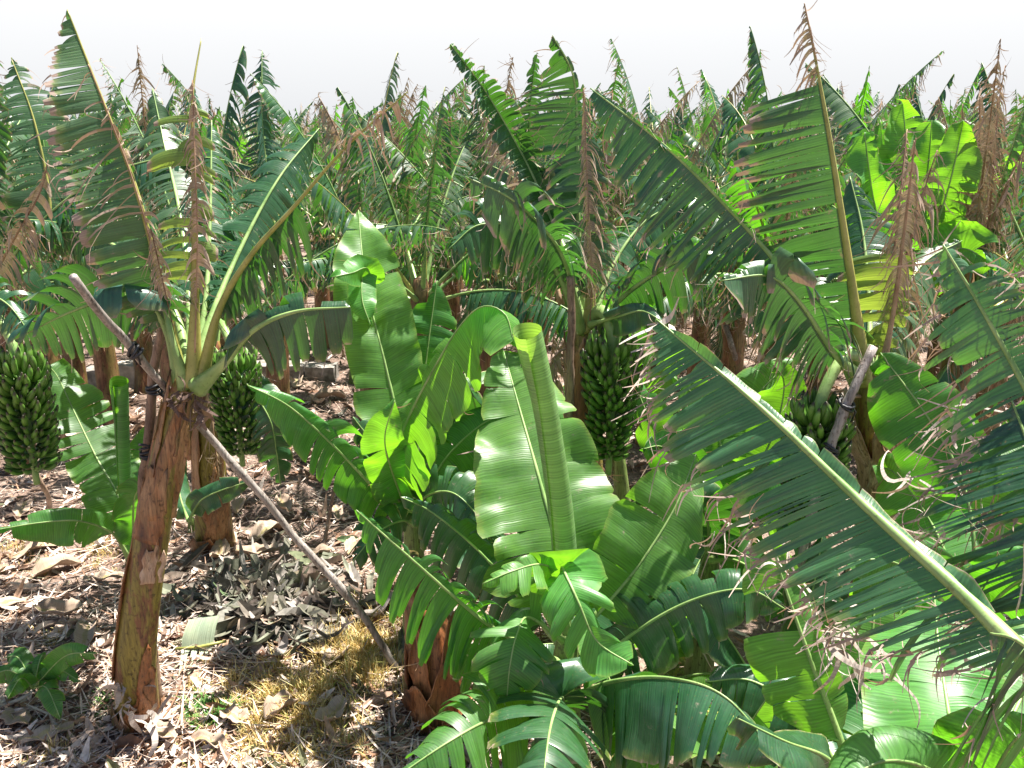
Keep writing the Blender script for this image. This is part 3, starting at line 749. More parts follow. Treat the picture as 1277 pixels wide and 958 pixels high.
DRY = [(335, 668, .34, .17), (322, 700, .30, .13), (275, 700, .26, .14), (70, 715, .36, .16), (75, 775, .30, .16), (45, 690, .34, .10), (110, 795, .30, .13), (352, 895, .20, .12), (293, 905, .17, .11),
       (415, 905, .22, .12), (395, 820, .2, .1), (20, 905, .2, .12), (60, 925, .26, .11), (130, 730, .26, .08), (355, 640, .3, .12), (420, 645, .28, .1), (300, 635, .28, .12), (30, 640, .3, .13), (95, 660, .3, .1), (380, 575, .36, .14), (340, 560, .3, .12), (90, 830, .3, .07), (260, 935, .26, .08), (200, 925, .2, .1), (420, 830, .22, .11), (322, 785, .26, .12),
       (480, 760, .3, .14), (395, 700, .26, .1), (5, 760, .3, .12), (440, 690, .25, .1), (835, 780, .3, .12), (770, 590, .3, .12), (800, 440, .5, .2), (855, 425, .5, .2), (870, 450, .5, .16), (830, 410, .6, .18), (410, 500, .4, .14), (370, 480, .4, .16), (145, 500, .4, .14)]
WH = ['front left corner', 'left edge', 'open ground left of the front trunk', 'ground just right of the front left trunk', 'ground below the slanting pole', 'straw grass patch', 'shade at centre', 'gap at centre right']
for i, (px, py, ln, wd) in enumerate(DRY):
    dry_piece(px, py, ln, wd, rnd.uniform(0, 6.28), 'large curled brown dry leaf piece lying on the littered soil')
w1 = dry_piece(340, 778, .34, .16, 1.9, 'pinkish grey withered leaf curled upright on the grey green heap', name='withered_leaf')
w1['group'] = 'withered leaves on the heap'; w1['category'] = 'leaf'
# torn off leaf end, cut side up, below the heap
root = empty('torn_leaf', gp(245, 815), 'pale green torn leaf end with hanging strips lying right of the front left trunk', 'leaf')
c0 = gp(245, 822)
mb = MB()
rows = []; uvs = []
for i in range(9):
    q = i / 8; x = (q - .5) * .19
    rows.append([c0 + V((x, .03, .055 + .0)) , c0 + V((x, .05 + .01 * q, .10)), c0 + V((x + .01, .09, .15 + .02 * q)), c0 + V((x + .015, .15, .175 + .03 * q))]); uvs.append([(x, 0), (x, .2), (x, .4), (x, .6)])
mb.grid(rows, uvs)
for i in range(9):
    x0 = (i / 9 - .5) * .19; w = .016; l = rnd.uniform(.8, 1.15); dx = rnd.gauss(0, .012)
    rows = [[c0 + V((x0 + dx * k, .03 - .045 * k * l, max(.012, .055 - .03 * k + .01 * math.sin(k)))), c0 + V((x0 + w * (1 - k * .1) + dx * k, .03 - .045 * k * l, max(.012, .055 - .03 * k)))] for k in range(5)]
    mb.grid(rows, [[(x0, .1 * k)] * 2 for k in range(5)])
M_PALE = leaf_mat('pale_leaf', (.30, .36, .22), (.32, .38, .28), (.3, .4, .2), tw=.2, rough=.55)
mb.build('blade', M_PALE, root); mb = MB(); mb.tube([c0 + V((-.13, .03, .05)), c0 + V((0, .03, .06)), c0 + V((.17, .05, .09))], .009, n=6); mb.build('midrib', M_RIBY, root)

# ---- stones of the low terrace wall in the gap
def block(px0, px1, py, Y, h, label, m=M_STONE, name='wall_stone'):
    a = at(px0, py, Y); b = at(px1, py, Y); ln = abs(b.x - a.x); cx = (a.x + b.x) / 2; mb = MB()
    nx, ny, nz = 8, 4, 4; D = .28; seed = rnd.random() * 20
    def P(i, j, k):
        x = (i / nx - .5) * ln; y = (j / ny - .5) * D; z = k / nz * (h + .05) - .05
        q = V((x, y, z)); d = .02 * noise.noise(q * 7 + V((seed, 0, 0))); r = 1 - .04 * (abs(i / nx - .5) * 2) ** 6
        return V((cx + x + d, Y + y * r + d, gh(cx, Y) + z + d))
    def fc(fn, n1, n2, flip): mb.grid([[fn(i, j) for j in range(n2 + 1)] for i in range(n1 + 1)], [[(0, 0)] * (n2 + 1)] * (n1 + 1), flip)
    fc(lambda i, k: P(i, 0, k), nx, nz, False); fc(lambda i, k: P(i, ny, k), nx, nz, True)
    fc(lambda i, j: P(i, j, nz), nx, ny, False); fc(lambda j, k: P(0, j, k), ny, nz, True); fc(lambda j, k: P(nx, j, k), ny, nz, False)
    o = mb.build(name, m, smooth=False); tag(o, label, 'stone', 'stones of the low wall behind the front left plant')
block(305, 382, 470, 10.6, .20, 'long grey dressed stone of the low wall right of the front left trunk')
block(150, 186, 486, 10.3, .36, 'squarish pale brown stone of the low wall left of the front left trunk', M_RUBBLE)
block(384, 420, 474, 10.6, .16, 'short grey stone at the right end of the low wall')
block(110, 147, 490, 10.3, .28, 'grey stone lying left of the squarish pale brown one', M_STONE)
block(255, 302, 472, 10.6, .22, 'dark grey stone half hidden behind the shaded fruit bunch', M_STONE)

# ================================================================== wooden props
def pole(pts, r0, r1, label, m=M_WOOD, name='wooden_prop', seed=1):
    rr = random.Random(seed); P, L = spline(pts, 40)
    P = [p + V((rr.gauss(0, .002), rr.gauss(0, .002), 0)) + V((noise.noise(p * 2.6), noise.noise(p * 2.6 + V((9, 0, 0))), 0)) * .022 for p in P]
    mb = MB(); mb.tube(P, lambda t: lerp(r0, r1, t) * (1 + .10 * noise.noise(V((t * 14, seed, 0))) + (.22 * max(0, math.sin(t * 21 + seed)) ** 14)), n=10)
    o = mb.build(name, m); o.location = (0, 0, 0); tag(o, label, 'wooden prop', 'wooden props holding up the plants'); return o
def tie(p, r, ax, label, turns=3):
    mb = MB(); rr = random.Random(int(p.x * 1000)); t = ax.normalized(); a = t.orthogonal().normalized(); b = t.cross(a)
    for k in range(turns):
        q = p + t * (k - turns / 2) * .014; pts = [q + (a * math.cos(x) + b * math.sin(x)) * r + t * .012 * math.sin(x + k) for x in [i * 2 * math.pi / 12 for i in range(13)]]
        mb.tube(pts, .007, n=5, cap=True)
    e = p + a * r
    for k in range(2): mb.tube([e, e + V((rr.gauss(0, .02), -.01, -.04)), e + V((rr.gauss(0, .03), 0, -.09))], .005, n=4)
    o = mb.build('black_tie', M_TIE); tag(o, label, 'tie', 'black ties on the wooden props')
g0 = gp(503, 836)
pole([g0 - V((0, 0, .05)), at(450, 765, 4.38), at(345, 640, 4.28), at(237, 515, 4.08), at(160, 430, 3.75), at(90, 345, 3.45)], .021, .017, 'long grey pole slanting across the front left trunk down to the straw grass', seed=3)
pole([V((at(180, 655, 4.2).x - .05, 4.2, -.03)), at(178, 640, 4.2), at(184, 560, 4.15), at(192, 470, 4.1), at(205, 375, 4.05)], .026, .022, 'upright brown pole tied behind the front left trunk', M_WOODB, seed=5)
tie(at(184, 560, 4.15), .036, V((0, 0, 1)), 'black tie low on the upright brown pole behind front left trunk', 5)
tie(at(192, 482, 4.10), .036, V((0, 0, 1)), 'black tie where the slanting pole crosses the upright brown pole')
tie(at(166, 437, 3.77), .032, V((-.6, 0, .6)), 'black tie near the upper end of the long slanting pole')
pole([gp(397, 694) - V((0, 0, .03)), at(408, 650, 6.0), at(417, 608, 6.1)], .016, .012, 'short dark stick leaning in the ground right of the slanting pole', M_WOODB, seed=8)
pole([gp(640, 1040), at(1010, 640, 3.7), at(1035, 560, 3.75), at(1060, 495, 3.78), at(1088, 432, 3.85)], .024, .022, 'grey forked pole against the right hand plant beside its bunch', seed=9) if False else None
b0 = V((at(1010, 620, 3.8).x - .12, 3.75, -.03))
pole([b0, at(1012, 640, 3.72), at(1030, 578, 3.75), at(1060, 495, 3.78), at(1088, 432, 3.85)], .026, .021, 'grey pole leaning against the right hand plant beside its bunch', seed=9)
tie(at(1034, 566, 3.75), .036, V((.3, 0, 1)), 'black tie on the grey pole by the right hand bunch', 6)
tie(at(1056, 503, 3.78), .034, V((.3, 0, 1)), 'thin black tie higher on the grey pole by the right hand bunch', 2)
pole([V((at(712, 500, 4.65).x, 4.65, -.03)), at(710, 520, 4.65), at(713, 430, 4.65), at(712, 345, 4.65)], .024, .02, 'dark brown pole standing left of the central bunch', M_WOODB, seed=12)
pole([gp(925, 498) - V((0, 0, .05)), at(917, 450, 8.4), at(905, 405, 8.4)], .03, .026, 'grey stick against the reddish trunk at centre right', seed=14)
pole([gp(70, 640) - V((0, 0, .03)), at(58, 615, 6.0), at(45, 590, 5.9)], .02, .016, 'thin brown stick under the left edge bunch', M_WOODB, seed=15)

M_BARKSH = leaf_mat('dark_bark_shreds', (.14, .09, .07), (.16, .10, .08), (.2, .12, .08), tw=.1, rough=.8, dry_at=.3, dry_col=(.24, .17, .14), dry_col2=(.07, .04, .035), spec=.2)
# ================================================================== FRONT LEFT PLANT
rnd = random.Random(21)
b = gp(170, 895)
p1 = empty('banana_plant', b, 'front left banana plant with brown and olive trunk crossed by a long pole', 'banana plant')
st, SP = stem_mesh(p1, [b - V((0, 0, .06)), at(172, 800, 3.93), at(192, 660, 3.93), at(212, 560, 3.95), at(232, 468, 3.97)], .106, .066, M_TRUNK, flare=1.2, nseg=40, n=28, rnd=rnd, neck=.42)
for (q0, q1, t0, t1, lf, mm) in [(0, .19, 4.6, 6.0, .02, M_STUMP), (.0, .12, 3.2, 4.7, .05, M_TRUNK2), (.0, .10, 5.4, 7.2, .05, M_TRUNK2), (0, .06, 4.3, 5.4, .09, M_SHEATH), (.12, .33, 5.1, 5.9, .015, M_STUMP), (.60, .80, 3.5, 5.4, .02, M_SHEATH), (.66, .97, 4.5, 6.2, .02, M_SHEATH),
                                 (.76, .99, 3.5, 4.3, .03, M_SHEATH), (.2, .66, 3.1, 3.7, .015, M_SHEATH), (.50, .60, 4.7, 5.8, .02, M_PEEL), (.82, .98, 5.2, 6.2, .03, M_TRUNK2), (.84, .99, 2.6, 3.7, .03, M_TRUNK2)]:
    sheath(p1, SP, q0, q1, t0, t1, .103, .056, rnd, lift=lf * .28, m=mm)
O = dict(strip=(.014, .055), gap=.03, droop=.4, jit=3, lenj=.15, fringe=.5, theta=8, rnd=rnd)
def D(**k): d = dict(O); d.update(k); return d
art_leaf(p1, [(226, 482, 3.97), (214, 410, 4.0), (190, 310, 3.92), (165, 222, 3.9), (128, 125, 3.9), (84, 12, 3.95)], .30, M_OLD2, n=60, r0=.030, ribm=M_RIBY, **D(wl=1, wr=0, droop=.05, b0=.16, foldl=12, theta=0, lenj=.06, hang=.02, gap=.015, label='tall leaf with its left half whole and brown shreds on the right', strip=(.03, .06)))
art_leaf(p1, [(214, 410, 3.99), (190, 310, 3.91), (165, 222, 3.89), (128, 125, 3.89)], .10, M_DEAD, r0=.004, ribm=M_RIBD, name='dead_leaf', **D(wl=0, wr=1, droop=2.6, gap=.35, b0=.0, curl=.5, strip=(.012, .03), jit=20, twist=40, lenj=.5))
art_leaf(p1, [(190, 310, 3.86), (165, 222, 3.84), (128, 125, 3.84), (110, 80, 3.84)], .34, M_DEAD, r0=.003, ribm=M_RIBD, name='dead_leaf', **D(wl=1, wr=0, droop=.8, gap=.86, b0=.0, curl=.3, strip=(.006, .014), jit=14, twist=40, lenj=.4))
for k in range(2): art_leaf(p1, [(226, 470, 3.95), (216, 410, 3.93), (196, 320, 3.86), (188, 285, 3.85)], .10, M_DEAD, r0=.004, ribm=M_RIBD, name='dead_leaf', **D(wl=.8, wr=1, droop=3, gap=.3, b0=.55, curl=.4, strip=(.012, .03), jit=20, twist=40))
art_leaf(p1, [(241, 482, 3.93), (243, 380, 3.93), (243, 280, 3.93), (241, 190, 3.95), (240, 120, 4.0), (251, 48, 4.1)], .22, M_YEL, n=60, r0=.040, ribm=M_RIBY, **D(wl=1, wr=.5, gap=.5, droop=.5, b0=.28, label='thin upright leaf worn to a few green scraps', strip=(.03, .09), b1=.8))
art_leaf(p1, [(243, 440, 3.91), (245, 360, 3.9), (246, 280, 3.9), (243, 200, 3.92), (240, 100, 3.98)], .11, M_DEAD, r0=.004, ribm=M_RIBD, name='dead_leaf', **D(gap=.3, droop=3.2, b0=.2, curl=.4, strip=(.01, .03), jit=20, twist=40, fringe=.6))
art_leaf(p1, [(250, 482, 3.94), (272, 390, 3.9), (312, 320, 3.85), (365, 260, 3.8), (432, 183, 3.75), (508, 115, 3.7)], .30, M_OLD, n=60, r0=.03, ribm=M_RIBY, **D(droop=3.6, b0=.22, b1=.60, gap=.01, foldl=-55, foldr=-55, strip=(.03, .06), lenj=.1))
art_leaf(p1, [(432, 183, 3.75), (470, 148, 3.72), (508, 115, 3.7)], .13, M_DEAD, r0=.004, ribm=M_RIBY, name='dead_leaf', **D(droop=3, b0=.05, gap=.6, curl=.5, twist=40, strip=(.01, .02)))
art_leaf(p1, [(246, 484, 3.9), (280, 452, 3.8), (316, 412, 3.7), (368, 389, 3.68), (437, 383, 3.7)], .27, M_OLD, r0=.042, **D(droop=2.6, b0=.42, gap=.04, strip=(.04, .10), lenj=.08, fringe=.1, tipw=.5))
art_leaf(p1, [(224, 480, 3.97), (208, 415, 3.98), (184, 380, 3.95), (135, 374, 3.9), (85, 390, 3.85), (18, 424, 3.8)], .30, M_OLD, r0=.028, **D(droop=1.2, foldl=-30, foldr=25, gap=.01, b0=.28, strip=(.03, .08), lenj=.08, fringe=.12))
art_leaf(p1, [(240, 484, 4.0), (262, 400, 4.2), (300, 310, 4.5), (348, 222, 4.8), (398, 160, 5.1)], .30, M_OLD, r0=.03, **D(droop=1.0, foldl=-20, foldr=-20, b0=.25))
art_leaf(p1, [(232, 484, 3.93), (216, 430, 3.9), (206, 385, 3.95), (196, 352, 4.1), (175, 335, 4.2), (140, 335, 4.3)], .24, M_OLD, r0=.032, **D(droop=2.0, b0=.4, gap=.1))
art_leaf(p1, [(234, 484, 4.0), (222, 400, 4.2), (180, 330, 4.5), (100, 290, 4.9), (40, 300, 5.1)], .28, M_OLD2, r0=.03, **D(droop=1.2, b0=.25))
art_leaf(p1, [(236, 484, 4.05), (236, 380, 4.3), (225, 270, 4.7), (205, 180, 5.2), (190, 110, 5.4)], .28, M_OLD2, r0=.03, **D(droop=.9, b0=.25, gap=.15))
art_leaf(p1, [(238, 484, 4.05), (256, 380, 4.3), (262, 270, 4.6), (264, 150, 4.9)], .24, M_OLD, r0=.03, **D(droop=1.5, b0=.25, gap=.2))

shreds(p1, [at(225, 492, 3.86), at(240, 500, 3.86), at(247, 515, 3.86), at(212, 500, 3.9)], 40, (.05, .16), (.004, .014), rnd, spread=.016, m=M_BARKSH)
shreds(p1, [at(160, 880, 3.86), at(185, 890, 3.84), at(150, 860, 3.86)], 26, (.08, .2), (.006, .02), rnd, spread=.03)
# suckers beside it
def sucker(px, py, H, label, rr=.035):
    b = gp(px, py); e = empty('banana_sucker', b, label, 'banana sucker')
    stem_mesh(e, [b - V((0, 0, .04)), b + V((0, 0, H * .5)), b + V((0, .0, H))], rr, rr * .7, M_STEMG, nseg=8, n=12, rnd=rnd, flare=1.1, lump=.03)
    return e, b + V((0, 0, H))
def roll_leaf(parent, pts, r0, r1, m, turns=1.35, name='rolled_leaf', n=30, label=None, slant=.25):
    P, L = spline(pts, n); mb = MB(); fr = frames(P, V((1, 0, 0))); rows = []; uvs = []; K = 22
    for i, p in enumerate(P):
        t, a, b = fr[i]; q = i / (n - 1); row = []; u = []
        r = lerp(r0, r1, q) * (1 - .5 * max(0, .12 - q) / .12)
        for k in range(K + 1):
            w = k / K; th = 1.2 + w * turns * 2 * math.pi + q * 1.1; rr = r * (1 + .16 * w + (.55 * max(0, q - .8) / .2 * w ** 3))
            top = t * (slant * L * .25 * (w - .5) * max(0, (q - .75) / .25) ** 2) - t * (.05 * math.exp(-((w - 1) / .15) ** 2) * max(0, (q - .7) / .3))
            row.append(p + (a * math.cos(th) + b * math.sin(th)) * rr + top); u.append((q * L, .2 + .5 * w))
        rows.append(row); uvs.append(u)
    mb.grid(rows, uvs, True); o = mb.build(name, m, parent)
    if label: o['label'] = label
    return o
Y_ = dict(strip=(.08, .34), gap=.0, droop=.15, jit=3, lenj=.08, fringe=.06, theta=8, rnd=rnd, wav=.02, crease=.06)
def E(**k): d = dict(Y_); d.update(k); return d
s1, c = sucker(165, 722, .28, 'broad leaved young sucker growing left of the front left trunk')
art_leaf(s1, [(163, 690, 4.75), (150, 625, 4.8), (120, 570, 4.95), (92, 512, 5.1), (72, 470, 5.2), (60, 456, 5.2)], .235, M_MID, r0=.014, **E(b0=.10, wr=1, wl=.9, roll=10, droop=.1, strip=(.07, .22), tipw=.6))
roll_leaf(s1, [at(163, 690, 4.7), at(157, 620, 4.65), at(153, 550, 4.6), at(150, 476, 4.55)], .03, .036, M_NEW)
art_leaf(s1, [(168, 690, 4.6), (166, 645, 4.5), (172, 612, 4.35), (205, 600, 4.25)], .13, M_MID, r0=.012, **E(b0=.1, droop=.7))
art_leaf(s1, [(160, 695, 4.6), (140, 665, 4.5), (100, 650, 4.3), (50, 652, 4.2), (-10, 662, 4.1)], .15, M_MID, r0=.014, **E(b0=.22, droop=1.2, foldl=-20, foldr=-10))
art_leaf(s1, [(168, 700, 4.8), (180, 640, 5.0), (178, 580, 5.1), (190, 520, 5.2)], .14, M_MID, r0=.012, **E(b0=.1, droop=.5))
s2, c = sucker(240, 662, .12, 'small dark leaved sucker between the two left trunks')
art_leaf(s2, [(235, 650, 4.6), (250, 625, 4.6), (275, 612, 4.6), (312, 600, 4.6)], .10, M_OLD, r0=.01, **E(b0=.1, droop=.8))
art_leaf(s2, [(235, 650, 4.7), (225, 620, 4.9), (222, 590, 5.1), (232, 560, 5.2)], .09, M_OLD, r0=.01, **E(b0=.1, droop=.8))
s3, c = sucker(38, 862, .06, 'low leafy sucker on the ground at the lower left', .025)
for (x, y, Y, W) in [(120, 815, 4.0, .07), (5, 820, 4.25, .08), (100, 850, 4.1, .06), (10, 870, 3.95, .07), (75, 895, 3.9, .07), (-20, 850, 4.1, .08), (60, 818, 4.3, .06)]:
    art_leaf(s3, [(42, 858, 4.15), (lerp(42, x, .5), lerp(850, y, .5) - 14, lerp(4.15, Y, .5)), (x, y, Y)], W, M_MID, r0=.007, n=20, **E(b0=.15, droop=.8))

# ---- second plant behind, with the shaded bunch
rnd = random.Random(31)
b = gp(266, 680)
p2 = empty('banana_plant', b, 'banana plant with a shaded green bunch just behind the front left one', 'banana plant')
top = at(262, 425, 5.9)
st, SP2 = stem_mesh(p2, [b - V((0, 0, .06)), at(262, 560, 5.9), top], .125, .09, M_TRUNK, nseg=24, n=20, rnd=rnd, flare=1.3)
for (q0, q1, t0, t1, lf) in [(0, .16, 3.6, 5.6, .03), (.1, .5, 4.6, 6, .015), (.3, .8, 3.4, 4.4, .01)]: sheath(p2, SP2, q0, q1, t0, t1, .125, .09, rnd, lift=lf)
crown(p2, top, rnd, count=8, dead=1, mats=(M_OLD, M_OLD2), elr=(86, 55))
bunch(p2, top - V((0, 0, .05)), at(291, 452, 5.45), .60, .175, .12, rnd, hands=9)
art_leaf(p2, [(262, 430, 5.8), (300, 470, 5.5), (335, 520, 5.4), (345, 565, 5.4), (350, 605, 5.4)], .18, M_OLD, r0=.014, **D(b0=.2, droop=.5, strip=(.05, .1), label='dark leaf hanging down right of the bunch'))

# ---- left edge plant with its lit bunch
rnd = random.Random(33)
b = V((at(-75, 600, 5.0).x, 5.0, 0)); b.z = gh(b.x, b.y)
p0 = empty('banana_plant', b, 'banana plant at the left edge with a large lit bunch', 'banana plant')
top = at(-55, 395, 5.0)
stem_mesh(p0, [b - V((0, 0, .06)), b + V((0, 0, 1)), top], .13, .09, M_TRUNK, rnd=rnd)
crown(p0, top, rnd, count=7, dead=2, mats=(M_OLD, M_OLD2), elr=(86, 55))
bunch(p0, top, at(22, 452, 4.62), .60, .155, .125, rnd, hands=9, fscale=1.05)
art_leaf(p0, [(-55, 400, 5.0), (-10, 345, 4.9), (25, 285, 4.8), (50, 240, 4.8), (60, 200, 4.8)], .2, M_DEAD, r0=.018, ribm=M_RIBD, name='dead_leaf', **D(droop=3, b0=.2, gap=.3, curl=.4, strip=(.01, .03), twist=40))
art_leaf(p0, [(-50, 395, 5.1), (30, 330, 5.3), (62, 270, 5.4), (45, 160, 5.5), (14, 72, 5.6)], .30, M_OLD2, r0=.028, **D(b0=.3, droop=.5, ribm=M_RIBY))
art_leaf(p0, [(-50, 400, 4.9), (-20, 370, 4.6), (10, 380, 4.5), (40, 420, 4.45)], .2, M_OLD, r0=.02, **D(b0=.3, droop=1.5))
art_leaf(p0, [(-50, 400, 5.2), (30, 340, 5.6), (110, 280, 6.0), (150, 240, 6.3)], .3, M_OLD, r0=.02, **D(b0=.3, droop=1.5))

# ================================================================== CENTRAL BUNCH PLANT
rnd = random.Random(41)
b = V((at(730, 500, 4.95).x, 4.95, 0)); b.z = gh(b.x, b.y)
pc = empty('banana_plant', b, 'central banana plant with the big hanging bunch and ragged upright leaves', 'banana plant')
top = at(732, 408, 4.95)
st, SP3 = stem_mesh(pc, [b - V((0, 0, .06)), at(728, 560, 4.95), top], .13, .095, M_TRUNK, nseg=30, rnd=rnd)
for (q0, q1, t0, t1, lf) in [(.6, .98, 3.6, 5.4, .02), (.7, 1.0, 2.6, 4.0, .03), (.3, .7, 4.2, 5.6, .02)]: sheath(pc, SP3, q0, q1, t0, t1, .13, .095, rnd, lift=lf)
bunch(pc, top - V((0, 0, .05)), at(764, 432, 4.72), .64, .172, .09, rnd, hands=10, stalk_r=.045)
art_leaf(pc, [(733, 415, 4.9), (736, 340, 4.9), (731, 240, 4.95), (728, 170, 5.0), (727, 105, 5.0)], .30, M_OLD2, n=60, r0=.034, ribm=M_RIBY, **D(gap=.25, droop=.8, b0=.15, wl=1, wr=.6, label='upright leaf with dry shreds hanging from its midrib'))
art_leaf(pc, [(736, 400, 4.85), (738, 340, 4.85), (733, 240, 4.88), (728, 110, 4.95)], .18, M_DEAD, r0=.004, ribm=M_RIBD, name='dead_leaf', **D(gap=.25, droop=3.4, b0=.1, curl=.4, strip=(.01, .03), twist=40, fringe=.6, wl=.5, wr=1))
art_leaf(pc, [(730, 415, 5.0), (722, 300, 5.1), (720, 190, 5.2), (716, 100, 5.2), (689, 44, 5.1)], .36, M_OLD, n=60, r0=.03, **D(wl=1, wr=.12, droop=.22, b0=.35, gap=.02, strip=(.04, .07), wind=(-.4, 0)))
art_leaf(pc, [(728, 415, 4.95), (712, 350, 5.0), (690, 280, 5.1), (655, 200, 5.2), (608, 118, 5.2), (562, 55, 5.2)], .16, M_OLD, n=60, r0=.03, **D(droop=.35, b0=.3, gap=.02, foldl=55, foldr=40, lenj=.1, label='narrow folded leaf leaning up to the left'))
art_leaf(pc, [(724, 415, 4.95), (700, 350, 4.9), (660, 290, 4.8), (600, 280, 4.7), (560, 310, 4.6)], .34, M_OLD, r0=.03, **D(droop=2.2, b0=.25, strip=(.03, .07)))
art_leaf(pc, [(726, 415, 4.9), (712, 350, 4.7), (690, 300, 4.55), (640, 250, 4.4), (580, 220, 4.4)], .32, M_OLD2, r0=.026, **D(droop=2.2, b0=.3, gap=.15))
art_leaf(pc, [(744, 412, 4.9), (775, 372, 4.75), (822, 338, 4.6), (868, 318, 4.5), (900, 320, 4.5)], .30, M_OLD, r0=.028, **D(droop=1.9, b0=.25, strip=(.03, .06), lenj=.1))
art_leaf(pc, [(738, 412, 5.0), (760, 340, 5.2), (800, 280, 5.4), (850, 250, 5.5)], .32, M_OLD, r0=.028, **D(droop=1.6, b0=.2))
art_leaf(pc, [(728, 412, 5.0), (700, 300, 5.4), (650, 230, 5.8), (600, 200, 6.1)], .3, M_OLD2, r0=.028, **D(droop=1.4, b0=.2))
art_leaf(pc, [(736, 405, 4.85), (770, 395, 4.6), (800, 388, 4.5), (825, 400, 4.4)], .12, M_OLD, r0=.02, **E(b0=.3, droop=1.2))
dead_up(pc, at(738, 400, 4.95), .8, rad(86), 1.25, rnd, bend=.1); dead_up(pc, at(700, 380, 5.2), 2.4, rad(70), 1.3, rnd)
for a in (2.4, 3.6, 5.2): dead_hang(pc, top - V((0, 0, .15)), a, rnd, .9)

# ================================================================== RIGHT HAND PLANT
rnd = random.Random(51)
b = V((at(1105, 600, 4.2).x, 4.2, 0)); b.z = gh(b.x, b.y)
pr = empty('banana_plant', b, 'right hand banana plant with a peeling pale trunk and tall upright leaf', 'banana plant')
top = at(1080, 470, 4.15)
st, SP4 = stem_mesh(pr, [b - V((0, 0, .06)), at(1102, 610, 4.2), at(1088, 540, 4.18), top], .135, .085, M_TRUNK, nseg=30, rnd=rnd)
for (q0, q1, t0, t1, lf) in [(.45, .86, 3.7, 5.2, .03), (.5, .95, 4.6, 6.0, .02), (.6, .98, 2.8, 4.1, .03)]: sheath(pr, SP4, q0, q1, t0, t1, .135, .085, rnd, lift=lf, m=M_PEEL)
bunch(pr, top, at(1022, 515, 3.92), .52, .155, .12, rnd, hands=8)
art_leaf(pr, [(1076, 480, 4.12), (1070, 410, 4.1), (1056, 310, 4.08), (1036, 180, 4.1), (1020, 90, 4.15), (1003, 4, 4.2)], .47, M_OLD2, n=70, r0=.042, ribm=M_RIBY, **D(wl=1, wr=.0, droop=.06, b0=.12, b1=.80, gap=.03, strip=(.02, .075), lenj=.08, theta=2, hang=.02, sparse=(.46, .52, .8), label='tall upright leaf with all its wide strips on the left'))
art_leaf(pr, [(1020, 90, 4.15), (1012, 45, 4.17), (1003, 4, 4.2)], .16, M_DEAD, r0=.004, ribm=M_RIBD, name='dead_leaf', **D(wl=1, wr=.1, gap=.35, droop=2.5, b0=-.6, curl=.4, strip=(.01, .025), twist=40))
art_leaf(pr, [(1068, 478, 4.1), (1040, 428, 4.05), (1000, 372, 4.0), (945, 300, 4.0), (838, 190, 4.0), (736, 110, 4.0)], .40, M_OLD, n=70, r0=.03, **D(wl=1, wr=.08, droop=.25, b0=.13, gap=.01, strip=(.014, .05), lenj=.1, foldr=40, foldl=15, label='dark leaf leaning far up to the left'))
art_leaf(pr, [(1072, 470, 4.0), (1040, 440, 3.9), (1000, 380, 3.85), (960, 345, 3.8), (900, 350, 3.7)], .34, M_OLD2, r0=.028, **D(droop=2.2, b0=.2, fringe=.6))
art_leaf(pr, [(1096, 480, 4.2), (1112, 400, 4.2), (1124, 310, 4.2), (1134, 230, 4.2), (1140, 175, 4.2)], .30, M_YEL, r0=.024, ribm=M_RIBD, **D(wl=1, wr=.3, b0=.12, b1=.55, droop=.35, strip=(.05, .1), gap=.15, label='browning leaf with a few wide yellow green strips'))
art_leaf(pr, [(1098, 470, 4.15), (1114, 390, 4.15), (1126, 300, 4.15), (1136, 220, 4.15), (1142, 172, 4.15)], .16, M_DEAD, r0=.022, ribm=M_RIBD, name='dead_leaf', **D(gap=.2, droop=3.4, b0=.3, curl=.4, strip=(.01, .03), twist=40, fringe=.7))
art_leaf(pr, [(1090, 480, 4.25), (1110, 400, 4.6), (1150, 330, 4.9), (1200, 300, 5.1)], .3, M_OLD2, r0=.028, **D(droop=1.6, b0=.2))
art_leaf(pr, [(1084, 480, 4.25), (1084, 380, 4.6), (1076, 290, 4.9), (1060, 220, 5.1)], .3, M_OLD, r0=.028, **D(droop=1.2, b0=.2))
art_leaf(pr, [(1070, 480, 4.2), (1044, 400, 4.6), (1010, 350, 4.9), (960, 320, 5.0)], .3, M_OLD2, r0=.028, **D(droop=1.6, b0=.2, fringe=.6))
dead_up(pr, at(1100, 450, 4.25), 1.2, rad(80), 1.15, rnd, bend=.25); dead_up(pr, at(1104, 440, 4.3), .4, rad(84), 1.0, rnd, bend=.2)
for a in (2.7, 3.9, 5.8): dead_hang(pr, top - V((0, 0, .12)), a, rnd, .8)

# ================================================================== NEAR RIGHT PLANT (trunk outside the frame)
rnd = random.Random(61)
b = V((at(1400, 900, 1.65).x, 1.65, 0)); b.z = gh(b.x, b.y)
pn = empty('banana_plant', b, 'nearest banana plant whose big leaf crosses the lower right', 'banana plant')
top = at(1400, 905, 1.65)
stem_mesh(pn, [b - V((0, 0, .06)), b + V((0, 0, .8)), top], .13, .09, M_TRUNK, rnd=rnd)
art_leaf(pn, [(1385, 905, 1.65), (1320, 860, 1.72), (1205, 745, 1.95), (1080, 632, 2.2), (945, 505, 2.45), (818, 398, 2.7)], .38, M_NEAR, n=90, r0=.035, **D(wl=1, wr=.12, strip_r=(.06, .2), droop=.12, b0=.12, gap=.01, strip=(.010, .045), lenj=.14, fringe=1.4, fringe_r=.05, flen=(.04, .17), theta=24, foldr=-25, jit=1.5, taper=.96, label='huge leaf across the lower right with finely torn strips below it'))
